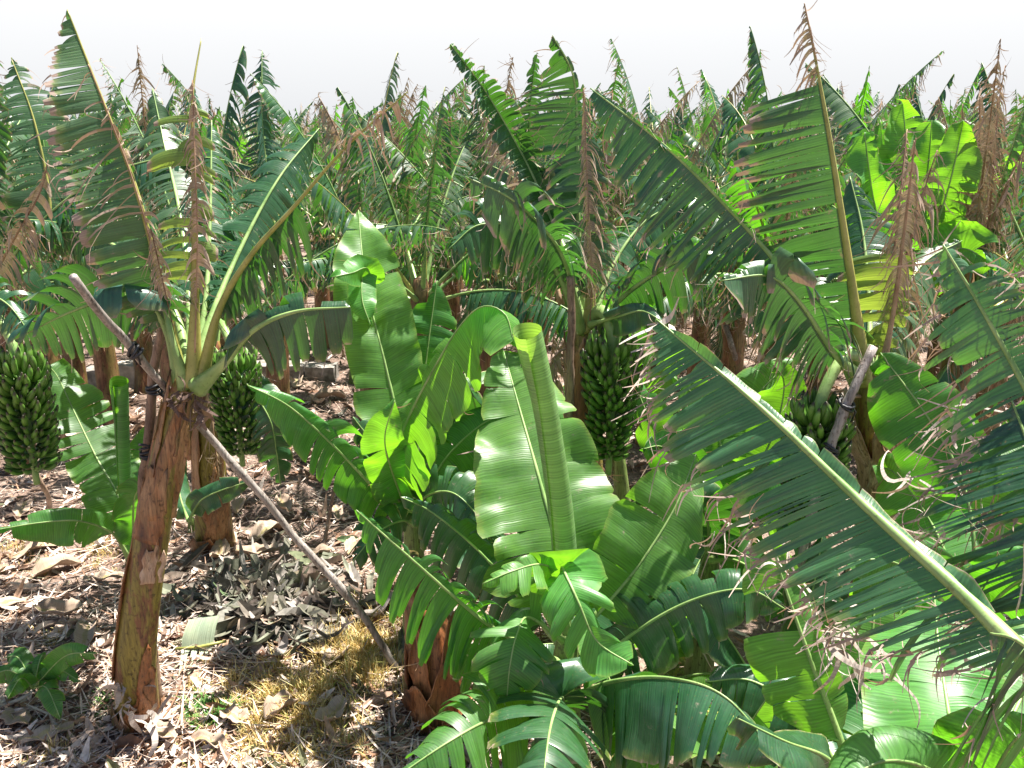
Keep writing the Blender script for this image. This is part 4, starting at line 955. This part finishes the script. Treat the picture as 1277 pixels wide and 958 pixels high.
art_leaf(pn, [(1400, 760, 1.9), (1340, 600, 2.1), (1277, 480, 2.3), (1228, 392, 2.4), (1176, 305, 2.5)], .26, M_NEAR, n=70, r0=.028, **D(wl=1, wr=.8, droop=.22, b0=.12, gap=.10, strip=(.010, .04), lenj=.22, fringe=1.6, flen=(.04, .2), theta=2))
art_leaf(pn, [(1410, 880, 1.75), (1370, 760, 1.9), (1320, 650, 2.05), (1285, 560, 2.2), (1262, 500, 2.3)], .36, M_OLD, n=60, r0=.026, **D(wl=1, wr=.5, droop=.22, b0=.15, gap=.1, strip=(.010, .04), lenj=.2, fringe=1.6, flen=(.04, .2), theta=2))
art_leaf(pn, [(1390, 910, 1.6), (1330, 850, 1.55), (1270, 800, 1.55), (1235, 790, 1.6)], .36, M_OLD, r0=.02, **D(wl=1, wr=.0, droop=1.6, b0=.35, gap=.55, strip=(.02, .04), lenj=.2, fringe=1.2, theta=10, jit=9))

shreds(pn, [at(1010, 735, 2.35), at(1030, 790, 2.3), at(1060, 800, 2.3), at(1090, 820, 2.25), at(1045, 770, 2.3)], 30, (.10, .26), (.004, .010), rnd, spread=.035)
shreds(pn, [at(940, 675, 2.6), at(900, 660, 2.65), at(965, 690, 2.6)], 14, (.1, .25), (.003, .007), rnd, spread=.04)
shreds(pn, [at(1180, 520, 2.5), at(1150, 600, 2.5), at(1230, 570, 2.4), at(1120, 640, 2.5), at(1250, 640, 2.3)], 20, (.10, .26), (.003, .008), rnd, spread=.05)
shreds(pn, [at(822, 405, 2.7), at(840, 420, 2.7)], 8, (.08, .2), (.006, .016), rnd, spread=.02)
shreds(pn, [at(1240, 830, 1.9), at(1260, 790, 1.9), at(1255, 880, 1.8)], 12, (.1, .26), (.003, .008), rnd, spread=.04)
# ================================================================== YOUNG PLANT IN THE MIDDLE
rnd = random.Random(71)
b = V((at(706, 860, 3.5).x, 3.5, 0)); b.z = gh(b.x, b.y)
ym = empty('banana_plant', b, 'young broad leaved plant in the middle with a rolled pale new leaf', 'banana plant')
top = at(706, 790, 3.5)
stem_mesh(ym, [b - V((0, 0, .05)), b + V((0, 0, .4)), top], .085, .055, M_STEMG, rnd=rnd, lump=.04)
roll_leaf(ym, [at(708, 770, 3.45), at(702, 660, 3.4), at(684, 530, 3.35), at(660, 412, 3.3)], .050, .043, M_ROLL, label='tall pale new leaf still rolled up', n=44)
art_leaf(ym, [(706, 790, 3.55), (702, 710, 3.66), (676, 610, 3.85), (648, 510, 4.15), (628, 438, 4.4)], .50, M_NEW, n=60, r0=.024, **E(b0=.05, wl=.95, wr=1.1, droop=.25, strip=(.10, .34), jit=3, foldl=20, foldr=5, wav=.03, tipw=.6, tri=.58, lenj=.10, hang=.04, crease=.08))
art_leaf(ym, [(710, 800, 3.5), (752, 758, 3.5), (800, 700, 3.55), (842, 632, 3.65), (868, 566, 3.8)], .25, M_NEW, n=50, r0=.018, **E(b0=.18, droop=.25, strip=(.2, .6), foldl=35, foldr=20, wl=1.1))
art_leaf(ym, [(706, 790, 3.4), (698, 722, 3.28), (676, 704, 3.15), (640, 712, 3.05), (602, 728, 3.0)], .13, M_NEW, r0=.016, **E(b0=.35, droop=.3, strip=(.05, .12), theta=25, wr=.4, foldl=25))
art_leaf(ym, [(708, 790, 3.4), (700, 712, 3.2), (708, 722, 3.08), (722, 752, 3.0), (745, 800, 2.95), (790, 830, 2.9)], .19, M_NEW, r0=.016, **E(b0=.3, droop=.4, strip=(.08, .14), theta=25, jit=8))
art_leaf(ym, [(702, 800, 3.4), (660, 770, 3.25), (645, 790, 3.1), (636, 830, 3.02), (632, 872, 3.0)], .20, M_MID, r0=.014, **E(b0=.25, droop=.3, strip=(.05, .12), theta=22, jit=6))
art_leaf(ym, [(700, 830, 3.45), (655, 806, 3.35), (600, 772, 3.25), (530, 712, 3.15), (444, 636, 3.1)], .34, M_MID, n=60, r0=.022, **E(b0=.12, droop=2.0, strip=(.03, .09), gap=.04, wl=1, wr=.5, foldr=10, fringe=.1, lenj=.15))
art_leaf(ym, [(703, 810, 3.55), (660, 760, 3.7), (600, 690, 3.8), (540, 640, 3.8), (500, 620, 3.75)], .26, M_OLD, n=50, r0=.018, **E(b0=.15, droop=1.6, strip=(.05, .12), gap=.02))
art_leaf(ym, [(715, 870, 3.45), (765, 850, 3.15), (835, 846, 2.95), (905, 870, 2.8), (975, 950, 2.65)], .40, M_OLD, n=60, r0=.022, **E(b0=.12, droop=.8, wl=.8, foldl=-78, foldr=25, taper=.97, strip=(.03, .20), crease=.03, gap=.0, jit=2, lenj=.08, fringe=.1))
art_leaf(ym, [(700, 890, 3.4), (660, 885, 3.1), (610, 898, 2.9), (560, 925, 2.75), (500, 965, 2.65)], .30, M_MID, n=50, r0=.02, **E(b0=.12, droop=1.1, strip=(.04, .12), gap=.0, jit=3))
art_leaf(ym, [(704, 890, 3.4), (700, 870, 3.05), (688, 900, 2.8), (680, 950, 2.6), (676, 1000, 2.5)], .30, M_OLD, n=50, r0=.02, **E(b0=.1, droop=.8, strip=(.03, .09), gap=.0, jit=3))
art_leaf(ym, [(716, 850, 3.5), (790, 790, 3.4), (860, 750, 3.35), (930, 735, 3.3), (980, 760, 3.3)], .24, M_OLD, n=50, r0=.018, **E(b0=.15, droop=1.2, strip=(.04, .12), gap=.02))
art_leaf(ym, [(712, 830, 3.6), (740, 770, 3.8), (790, 690, 4.0), (830, 640, 4.1)], .26, M_OLD, n=50, r0=.018, **E(b0=.1, droop=.8, strip=(.04, .12), gap=.02))
art_leaf(ym, [(700, 900, 3.5), (640, 860, 3.55), (600, 830, 3.6), (560, 800, 3.6)], .2, M_MID, n=50, r0=.018, **E(b0=.1, droop=1.8, strip=(.04, .12), gap=.02))

# ================================================================== YOUNG PLANT LEFT OF IT
rnd = random.Random(81)
b = V((at(515, 660, 4.7).x, 4.7, 0)); b.z = gh(b.x, b.y)
yl = empty('banana_plant', b, 'young plant left of centre with one big upright sunlit leaf', 'banana plant')
top = at(514, 640, 4.7)
stem_mesh(yl, [b - V((0, 0, .05)), b + V((0, 0, .5)), top], .085, .05, M_STEMG, rnd=rnd, lump=.04)
art_leaf(yl, [(513, 645, 4.65), (500, 545, 4.62), (482, 460, 4.72), (462, 380, 4.9), (452, 320, 5.1), (447, 262, 5.3)], .255, M_NEW, n=60, r0=.018, **E(b0=.22, wl=1, wr=1.1, droop=.08, strip=(.3, .8), foldl=8, foldr=15, tipw=1.0, theta=14))
art_leaf(yl, [(466, 360, 4.92), (458, 335, 4.85), (440, 340, 4.75), (418, 345, 4.68)], .10, M_NEW, r0=.006, **E(b0=.0, droop=.4, strip=(.2, .4), label='folded over flap on the big upright leaf'))
art_leaf(yl, [(458, 330, 4.95), (452, 345, 4.85), (452, 375, 4.75), (462, 405, 4.7)], .09, M_NEW, r0=.006, **E(b0=.0, droop=.1, strip=(.2, .4)))
art_leaf(yl, [(517, 640, 4.75), (524, 520, 4.9), (534, 430, 5.0), (545, 350, 5.1)], .24, M_MID, n=50, r0=.016, **E(b0=.22, droop=.35, strip=(.06, .2), jit=6))
art_leaf(yl, [(514, 645, 4.55), (492, 595, 4.4), (504, 535, 4.25), (540, 462, 4.15), (575, 405, 4.1), (603, 382, 4.05), (630, 392, 4.0), (640, 425, 3.95)], .30, M_NEW, n=60, r0=.018, **E(b0=.14, droop=1.1, strip=(.09, .17), gap=0, wr=1, wl=.8, foldl=-65, foldr=25, theta=-4, tipw=.5, wav=.03))
art_leaf(yl, [(510, 650, 4.6), (475, 618, 4.4), (420, 560, 4.25), (362, 508, 4.15), (308, 480, 4.1)], .22, M_MID, n=60, r0=.018, **E(b0=.15, droop=1.5, strip=(.06, .15), gap=.02, theta=4))
art_leaf(yl, [(515, 650, 4.55), (530, 620, 4.4), (565, 615, 4.3), (600, 650, 4.2), (612, 690, 4.15)], .20, M_OLD, n=40, r0=.014, **E(b0=.15, droop=.9, strip=(.03, .07)))
art_leaf(yl, [(512, 650, 4.6), (490, 600, 4.5), (470, 560, 4.45), (440, 520, 4.45)], .16, M_OLD, n=40, r0=.014, **E(b0=.15, droop=.9, strip=(.05, .1)))
art_leaf(yl, [(512, 650, 4.55), (488, 585, 4.3), (480, 545, 4.15), (492, 500, 4.1)], .16, M_NEW, n=40, r0=.014, **E(b0=.15, droop=.3, strip=(.2, .4)))
art_leaf(yl, [(516, 655, 4.5), (500, 650, 4.3), (470, 665, 4.15), (440, 700, 4.05)], .18, M_OLD, n=40, r0=.014, **E(b0=.15, droop=1.2, strip=(.04, .1)))
art_leaf(yl, [(518, 655, 4.6), (550, 580, 4.7), (600, 530, 4.8), (650, 510, 4.8)], .22, M_MID, n=40, r0=.014, **E(b0=.15, droop=1.2, strip=(.08, .2)))

# torn trunks at the front centre
rnd = random.Random(85)
b = gp(545, 893)
stp = empty('cut_banana_trunk', b, 'torn reddish brown trunk stump at the front centre', 'trunk stump')
st, S5 = stem_mesh(stp, [b - V((0, 0, .06)), b + V((0, .02, .3)), at(540, 765, 4.1)], .125, .105, M_STUMP, name='pseudostem', nseg=22, rnd=rnd, lump=.14, flare=1.3)
for (q0, q1, t0, t1, lf) in [(0, .5, 3.4, 4.9, .05), (0, .7, 4.5, 5.6, .06), (.0, .35, 5.2, 6.6, .08), (.2, 1.0, 3.9, 4.6, .05), (.1, .8, 2.6, 3.6, .04), (.3, 1.05, 5.0, 5.9, .05), (0, .25, 4.1, 5.2, .11)]: sheath(stp, S5, q0, q1, t0, t1, .125, .105, rnd, m=M_STUMP, lift=lf)
b = gp(518, 880)
pole([b - V((0, 0, .05)), at(515, 800, 4.05), at(513, 690, 4.05)], .045, .04, 'brown upright stake left of the torn stump', M_TRUNK2, seed=22)

# ================================================================== LOWER RIGHT YOUNG PLANTS
rnd = random.Random(91)
b = V((at(1075, 900, 2.75).x, 2.75, 0)); b.z = gh(b.x, b.y)
y3 = empty('banana_plant', b, 'young plant below the huge torn leaf with sunlit leaf pieces on its left', 'banana plant')
top = at(1070, 985, 2.75)
stem_mesh(y3, [b - V((0, 0, .05)), b + V((0, 0, .3)), top], .07, .05, M_STEMG, rnd=rnd, lump=.04)
art_leaf(y3, [(1066, 980, 2.72), (1040, 900, 2.78), (1008, 815, 2.85), (975, 720, 2.95), (955, 650, 3.0)], .235, M_NEW, n=60, r0=.022, **E(b0=.18, wl=1, wr=.4, droop=.15, strip=(.10, .20), sparse=(.3, .95, .25), jit=6, theta=10))
art_leaf(y3, [(1066, 985, 2.7), (1030, 945, 2.6), (980, 925, 2.5), (918, 895, 2.5)], .16, M_OLD, n=40, r0=.02, **E(b0=.2, droop=.5, strip=(.3, .6), foldl=40, foldr=-50))
art_leaf(y3, [(1075, 985, 2.8), (1100, 900, 3.0), (1140, 840, 3.1), (1180, 800, 3.1)], .24, M_MID, n=40, r0=.018, **E(b0=.1, droop=.4, strip=(.1, .3)))
art_leaf(y3, [(1062, 985, 2.75), (1010, 900, 3.0), (940, 850, 3.2), (880, 850, 3.2)], .2, M_OLD, n=40, r0=.018, **E(b0=.1, droop=1.0, strip=(.04, .1)))
art_leaf(y3, [(1068, 985, 2.85), (1080, 860, 3.2), (1090, 760, 3.4), (1080, 690, 3.5)], .2, M_NEW, n=40, r0=.018, **E(b0=.1, droop=.4, strip=(.1, .3)))
b = V((at(1215, 980, 2.1).x, 2.15, 0)); b.z = gh(b.x, b.y)
y4 = empty('banana_plant', b, 'young plant in the lower right corner with a broad glowing leaf', 'banana plant')
top = at(1215, 1010, 2.15)
stem_mesh(y4, [b - V((0, 0, .05)), b + V((0, 0, .3)), top], .07, .05, M_STEMG, rnd=rnd, lump=.04)
art_leaf(y4, [(1205, 1000, 2.1), (1192, 940, 2.2), (1180, 870, 2.4), (1170, 800, 2.6), (1165, 740, 2.75)], .26, M_NEW, n=50, r0=.015, **E(b0=.05, droop=.1, strip=(.2, .5), wl=1.1, wr=.8, roll=5))
art_leaf(y4, [(1225, 1000, 2.2), (1260, 900, 2.4), (1300, 820, 2.6), (1330, 780, 2.7)], .24, M_MID, n=50, r0=.015, **E(b0=.05, droop=.4, strip=(.2, .5)))
art_leaf(y4, [(1205, 1000, 2.05), (1160, 960, 1.95), (1100, 950, 1.9), (1040, 985, 1.85)], .18, M_MID, n=50, r0=.015, **E(b0=.1, droop=.8, strip=(.1, .3)))
art_leaf(y4, [(1225, 1000, 2.05), (1260, 930, 1.95), (1300, 900, 1.9)], .2, M_MID, n=50, r0=.015, **E(b0=.1, droop=.6, strip=(.1, .3)))
b = V((at(1190, 700, 3.5).x, 3.5, 0)); b.z = gh(b.x, b.y)
y5 = empty('banana_plant', b, 'young plant with broad bright leaves in front of the peeling pale trunk', 'banana plant')
top = at(1205, 790, 3.45)
stem_mesh(y5, [b - V((0, 0, .05)), b + V((0, 0, .4)), top], .08, .055, M_STEMG, rnd=rnd, lump=.04)
art_leaf(y5, [(1205, 790, 3.42), (1190, 720, 3.55), (1160, 650, 3.75), (1118, 592, 3.9), (1090, 580, 4.0)], .25, M_NEW, n=50, r0=.018, **E(b0=.1, droop=.25, strip=(.1, .3)))
art_leaf(y5, [(1208, 790, 3.4), (1215, 690, 3.45), (1200, 600, 3.6), (1160, 525, 3.75), (1098, 440, 3.95)], .21, M_MID, n=50, r0=.018, **E(b0=.45, droop=.25, strip=(.3, .6), wl=1.2, wr=.9, tipw=.8))
art_leaf(y5, [(1210, 790, 3.5), (1240, 700, 3.6), (1262, 620, 3.7), (1290, 560, 3.7)], .24, M_NEW, n=50, r0=.018, **E(b0=.1, droop=.25, strip=(.1, .3)))
art_leaf(y5, [(1212, 790, 3.4), (1250, 740, 3.3), (1290, 720, 3.2), (1330, 740, 3.2)], .22, M_MID, n=50, r0=.018, **E(b0=.1, droop=.6, strip=(.1, .3)))
art_leaf(y5, [(1200, 790, 3.4), (1160, 730, 3.3), (1110, 700, 3.2), (1050, 700, 3.2)], .22, M_MID, n=50, r0=.018, **E(b0=.1, droop=.7, strip=(.1, .3)))
art_leaf(y5, [(1205, 790, 3.6), (1190, 700, 3.9), (1180, 620, 4.0)], .2, M_NEW, n=50, r0=.018, **E(b0=.1, droop=.4, strip=(.1, .3)))
b = V((at(885, 640, 4.4).x, 4.4, 0)); b.z = gh(b.x, b.y)
y6 = empty('banana_plant', b, 'bright leaved young plant between the central bunch and the right hand plant', 'banana plant')
top = at(888, 690, 4.4)
stem_mesh(y6, [b - V((0, 0, .05)), b + V((0, 0, .4)), top], .08, .055, M_STEMG, rnd=rnd, lump=.04)
for pts, W, m, k in [([(890, 690, 4.4), (930, 610, 4.4), (965, 540, 4.4), (978, 480, 4.4), (965, 455, 4.35)], .20, M_NEW, E(b0=.2, droop=.3, foldl=20)),
                  ([(888, 690, 4.4), (900, 600, 4.5), (890, 520, 4.6), (840, 470, 4.6)], .22, M_NEW, E(b0=.1, droop=.3)),
                  ([(884, 690, 4.4), (862, 610, 4.3), (830, 560, 4.2), (800, 560, 4.1)], .20, M_MID, E(b0=.1, droop=.5)),
                  ([(892, 690, 4.4), (930, 640, 4.3), (980, 620, 4.2), (1030, 650, 4.2)], .22, M_NEW, E(b0=.1, droop=.5)),
                  ([(886, 690, 4.3), (880, 640, 4.1), (860, 640, 3.9), (830, 690, 3.8)], .2, M_OLD, E(b0=.1, droop=.5, strip=(.04, .1))),
                  ([(890, 690, 4.4), (915, 590, 4.7), (940, 500, 4.8), (1000, 440, 4.9)], .22, M_NEW, E(b0=.1, droop=.5)),
                  ([(886, 690, 4.4), (850, 600, 4.6), (800, 500, 4.7), (790, 450, 4.8)], .18, M_NEW, E(b0=.1, droop=.5)),
                  ([(886, 700, 4.3), (920, 700, 4.1), (960, 730, 3.9), (980, 780, 3.8)], .2, M_MID, E(b0=.1, droop=.5, strip=(.04, .1)))]:
    art_leaf(y6, pts, W, m, n=40, r0=.016, **k)
# low fillers in the lower right thicket
FILL = [(970, 700, 3.6, .5, 'short young plant under the finely torn strips of the huge leaf'), (1110, 760, 3.9, .6, 'young plant hidden behind the huge leaf at lower right'),
        (820, 800, 4.0, .35, 'dark low sucker right of the rolled new leaf'), (640, 620, 4.6, .5, 'young plant behind the rolled new leaf'), (1250, 650, 4.6, .9, 'bright young plant at the right edge behind the broad leaf'),
        (600, 560, 5.3, .9, 'young plant between the two central young plants'), (870, 900, 2.9, .12, 'low sucker at the bottom right of centre'), (1130, 640, 4.7, .9, 'young plant behind the peeling pale trunk')]
for (px, py, Y, H, lab) in FILL:
    x = at(px, py, Y).x; r_ = random.Random(int(px)); 
    root, c = wild_plant(V((x, Y, gh(x, Y))), r_, H, young=True, count=6, length=(.7, 1.15), name='banana_plant', elr=(80, 30), W=(.14, .22), mats=(M_NEW, M_MID, M_OLD))
    tag(root, lab, 'banana plant')

# ================================================================== THE ROWS BEHIND
GRP = 'ragged banana plants in the rows behind'
PLACED = [(p.location.x, p.location.y) for p in (p1, p2, p0, pc, pr, pn)]
def where(px):
    return ('far left' if px < 180 else 'left' if px < 430 else 'left of centre' if px < 600 else 'centre' if px < 760 else 'right of centre' if px < 920 else 'right' if px < 1110 else 'far right')
MIDP = [(112, 9.0, 1.9), (-20, 7.6, 2.0), (40, 11.2, 2.0), (200, 8.0, 2.05), (330, 8.6, 2.1), (395, 12.3, 2.0), (455, 7.7, 2.0), (520, 6.9, 1.9), (605, 7.5, 2.0), (662, 9.3, 2.0), (560, 10.4, 2.0), (500, 9.4, 2.0), (770, 10.3, 2.0), (880, 10.6, 2.0), (70, 9.4, 2.0), (160, 10.2, 2.0), (980, 9.2, 2.0), (1110, 9.6, 2.0),
        (820, 8.3, 2.1), (925, 8.4, 1.95), (985, 6.7, 1.95), (1190, 8.0, 1.9), (1260, 7.6, 2.0), (1050, 8.6, 2.1), (1340, 5.8, 2.0), (260, 11.5, 2.0), (740, 7.8, 2.0)]
k = 0
for (px, Y, H) in MIDP:
    r_ = random.Random(1000 + k); k += 1
    x = at(px, 300, Y).x
    root, c = wild_plant(V((x, Y, gh(x, Y))), r_, H, dead=4, count=12, up_dead=int(r_.random() < .6), tm=M_TRUNK2)
    tag(root, None, 'banana plant', GRP); PLACED.append((x, Y)); root['_px'] = px
# bright broad young plants rising behind at the right
x = at(1125, 330, 5.6).x; r_ = random.Random(131); rnd = r_
yb = empty('banana_plant', V((x, 5.6, gh(x, 5.6))), 'tall young plant with broad glowing leaves behind the tall upright leaf', 'banana plant')
stem_mesh(yb, [V((x, 5.6, -.05)), V((x, 5.6, .9)), at(1125, 370, 5.6)], .11, .07, M_STEMG, rnd=r_, nseg=12, n=12)
for pts, W_, m_ in [([(1122, 380, 5.6), (1105, 320, 5.55), (1088, 240, 5.5), (1078, 165, 5.5)], .20, M_NEW), ([(1124, 380, 5.65), (1112, 300, 5.8), (1104, 220, 5.9), (1098, 150, 6.0)], .27, M_MID),
                    ([(1126, 380, 5.6), (1128, 280, 5.7), (1130, 190, 5.8), (1126, 125, 5.9)], .25, M_NEW), ([(1128, 380, 5.6), (1140, 300, 5.6), (1156, 220, 5.6), (1162, 150, 5.6)], .24, M_NEW),
                    ([(1130, 380, 5.6), (1158, 310, 5.5), (1184, 230, 5.4), (1202, 150, 5.4)], .22, M_NEW), ([(1120, 380, 5.5), (1096, 330, 5.3), (1070, 290, 5.2), (1040, 270, 5.2)], .25, M_MID),
                    ([(1124, 380, 5.5), (1118, 330, 5.3), (1105, 300, 5.2), (1090, 300, 5.1)], .22, M_MID), ([(1130, 380, 5.5), (1165, 330, 5.3), (1200, 310, 5.2), (1240, 330, 5.1)], .25, M_NEW)]:
    art_leaf(yb, pts, W_ * .82, m_, n=36, r0=.018, roll=r_.uniform(-55, 55), **dict(strip=(.05, .35), gap=.02, droop=.5, jit=6, lenj=.15, fringe=.2, theta=14, rnd=r_, b0=.2, foldl=25, foldr=25, crease=.1, hang=.12, tipw=.7))
PLACED.append((x, 5.6))
for (px, Y, H, n, lab) in [(1165, 8.5, 1.9, 7, 'bright young plant rising above the rows at upper right'), (430, 10.5, 1.75, 5, 'bright young plant peeping between ragged leaves at upper left of centre'), (800, 6.2, .9, 6, 'young plant with glowing leaves behind the central bunch')]:
    x = at(px, 200, Y).x; r_ = random.Random(int(px + 5))
    root, c = wild_plant(V((x, Y, gh(x, Y))), r_, H, young=True, count=n, length=(1.2, 1.75), W=(.20, .28), elr=(88, 62))
    tag(root, lab, 'banana plant'); PLACED.append((x, Y))
# dead brown upright leaves at the upper right
x = at(1215, 300, 5.6).x; r_ = random.Random(77)
root = empty('banana_plant', V((x, 5.6, 0)), 'withered brown plant of hanging shreds at the upper right', 'banana plant')
c = V((x, 5.6, 1.95)); stem_mesh(root, [V((x, 5.6, -.05)), V((x, 5.6, 1)), c], .12, .085, M_TRUNK2, rnd=r_, nseg=12, n=12)
for (px, py) in [(1222, 105), (1200, 130), (1245, 120), (1180, 160)]:
    art_leaf(root, [(1218, 400, 5.6), (lerp(1218, px, .4), 320, 5.6), (lerp(1218, px, .8), 200, 5.6), (px, py, 5.6)], .26, M_DEAD, r0=.02, ribm=M_RIBD, name='dead_leaf', strip=(.01, .03), gap=.2, droop=3.6, curl=.4, twist=40, jit=14, lenj=.4, fringe=.5, taper=.3, rnd=r_, b0=.15)
for a_, l_ in ((1.0, 1.5), (2.5, 1.3), (4.2, 1.6), (5.4, 1.2)): dead_up(root, c, a_, rad(82), l_, r_, bend=.3)
crown(root, c, r_, count=4, mats=(M_OLD2,), dead=2)
PLACED.append((x, 5.6))

# the far rows: a few kinds, copied
r_ = random.Random(5)
PROTO = []
spots = []
Y = 9.6
while Y < 42:
    sp = 1.28 if Y < 17 else 2.2
    half = .64 * Y + 1.5; x = -half + r_.uniform(0, sp)
    while x < half:
        xx, yy = x + r_.gauss(0, .3), Y + r_.gauss(0, .35)
        if all((xx - a) ** 2 + (yy - b) ** 2 > 1.3 for a, b in PLACED):
            px = 638.5 + F * xx / (yy * math.cos(PITCH) + 1.0)
            if not (yy < 12.6 and (290 < px < 400 or 800 < px < 880)): spots.append((xx, yy, px)); PLACED.append((xx, yy))
        x += sp
    Y += sp * .95
for i in range(8):
    xx, yy, px = spots[i * 3]
    root, c = wild_plant(V((xx, yy, 0)), random.Random(300 + i), 1.88 + .06 * (i % 4), merged=True, dead=4, count=14, up_dead=[1, 0, 1, 1, 0, 2, 2, 1][i])
    PROTO.append(root); root['_px'] = px
index_kids()
used = {i * 3 for i in range(8)}
FAR = list(PROTO)
for i, (xx, yy, px) in enumerate(spots):
    if i in used: continue
    c = copy_tree(PROTO[r_.randrange(8)]); c.location = (xx, yy, 0); c.rotation_euler = (0, 0, r_.random() * 6.28)
    s = r_.uniform(.84, 1.14); c.scale = (s, s, s); c['_px'] = px; FAR.append(c)
for o in [o for o in col.objects if '_px' in o]:
    px = o['_px']; del o['_px']; yy = o.location.y
    o['category'] = 'banana plant'
    band = 'just behind the front plants' if yy < 8 else 'in the second rows' if yy < 12.5 else 'in the middle rows' if yy < 20 else 'in the farthest rows'
    o['label'] = 'tattered banana plant %s at the %s' % (band, where(px))
    o['group'] = 'tattered banana plants %s at the %s' % (band, where(px))
print('plants', len(FAR), 'objects', len(col.objects))

# ================================================================== LIGHT
SUN = V((.30, .23, .92)).normalized()
el = math.asin(SUN.z); az = math.atan2(SUN.x, SUN.y)
w = bpy.data.worlds.new('World'); scn.world = w; w.use_nodes = True; nt = w.node_tree
sky = nt.nodes.new('ShaderNodeTexSky'); sky.sky_type = 'NISHITA'; sky.sun_disc = False; sky.sun_elevation = el; sky.sun_rotation = az
sky.air_density = 1.0; sky.dust_density = 1.5; sky.ozone_density = 2.0
tc = nt.nodes.new('ShaderNodeTexCoord'); sp_ = nt.nodes.new('ShaderNodeSeparateXYZ'); nt.links.new(tc.outputs['Generated'], sp_.inputs[0])
hz = ramp(nt, [(.0, (.97, .97, .97)), (.13, (.98, .98, .98)), (.21, (.10, .10, .10)), (.4, (0, 0, 0))]); nt.links.new(sp_.outputs[2], hz.inputs[0])
# bright milky haze low over the horizon, clear blue above
hg = ramp(nt, [(0, (5.5, 5.6, 5.8)), (.11, (6.7, 6.73, 6.8)), (.2, (6.9, 6.9, 6.95))]); nt.links.new(sp_.outputs[2], hg.inputs[0])
cx = mixc(nt, hz.outputs[0], sky.outputs[0], hg.outputs[0])
bg = nt.nodes['Background']; bg.inputs['Strength'].default_value = .045
nt.links.new(cx, bg.inputs[0])
sd = bpy.data.lights.new('sun', 'SUN'); sd.energy = 5.0; sd.angle = rad(.55); sd.color = (1, .95, .87)
so = bpy.data.objects.new('sun', sd); col.objects.link(so); so.rotation_euler = SUN.to_track_quat('Z', 'Y').to_euler(); so.location = (5, 2, 10)
scn.view_settings.view_transform = 'Standard'; scn.view_settings.look = 'None'; scn.view_settings.exposure = 1.75; scn.view_settings.gamma = 1
scn.cycles.max_bounces = 6; scn.cycles.transmission_bounces = 4; scn.cycles.diffuse_bounces = 3; scn.cycles.glossy_bounces = 2
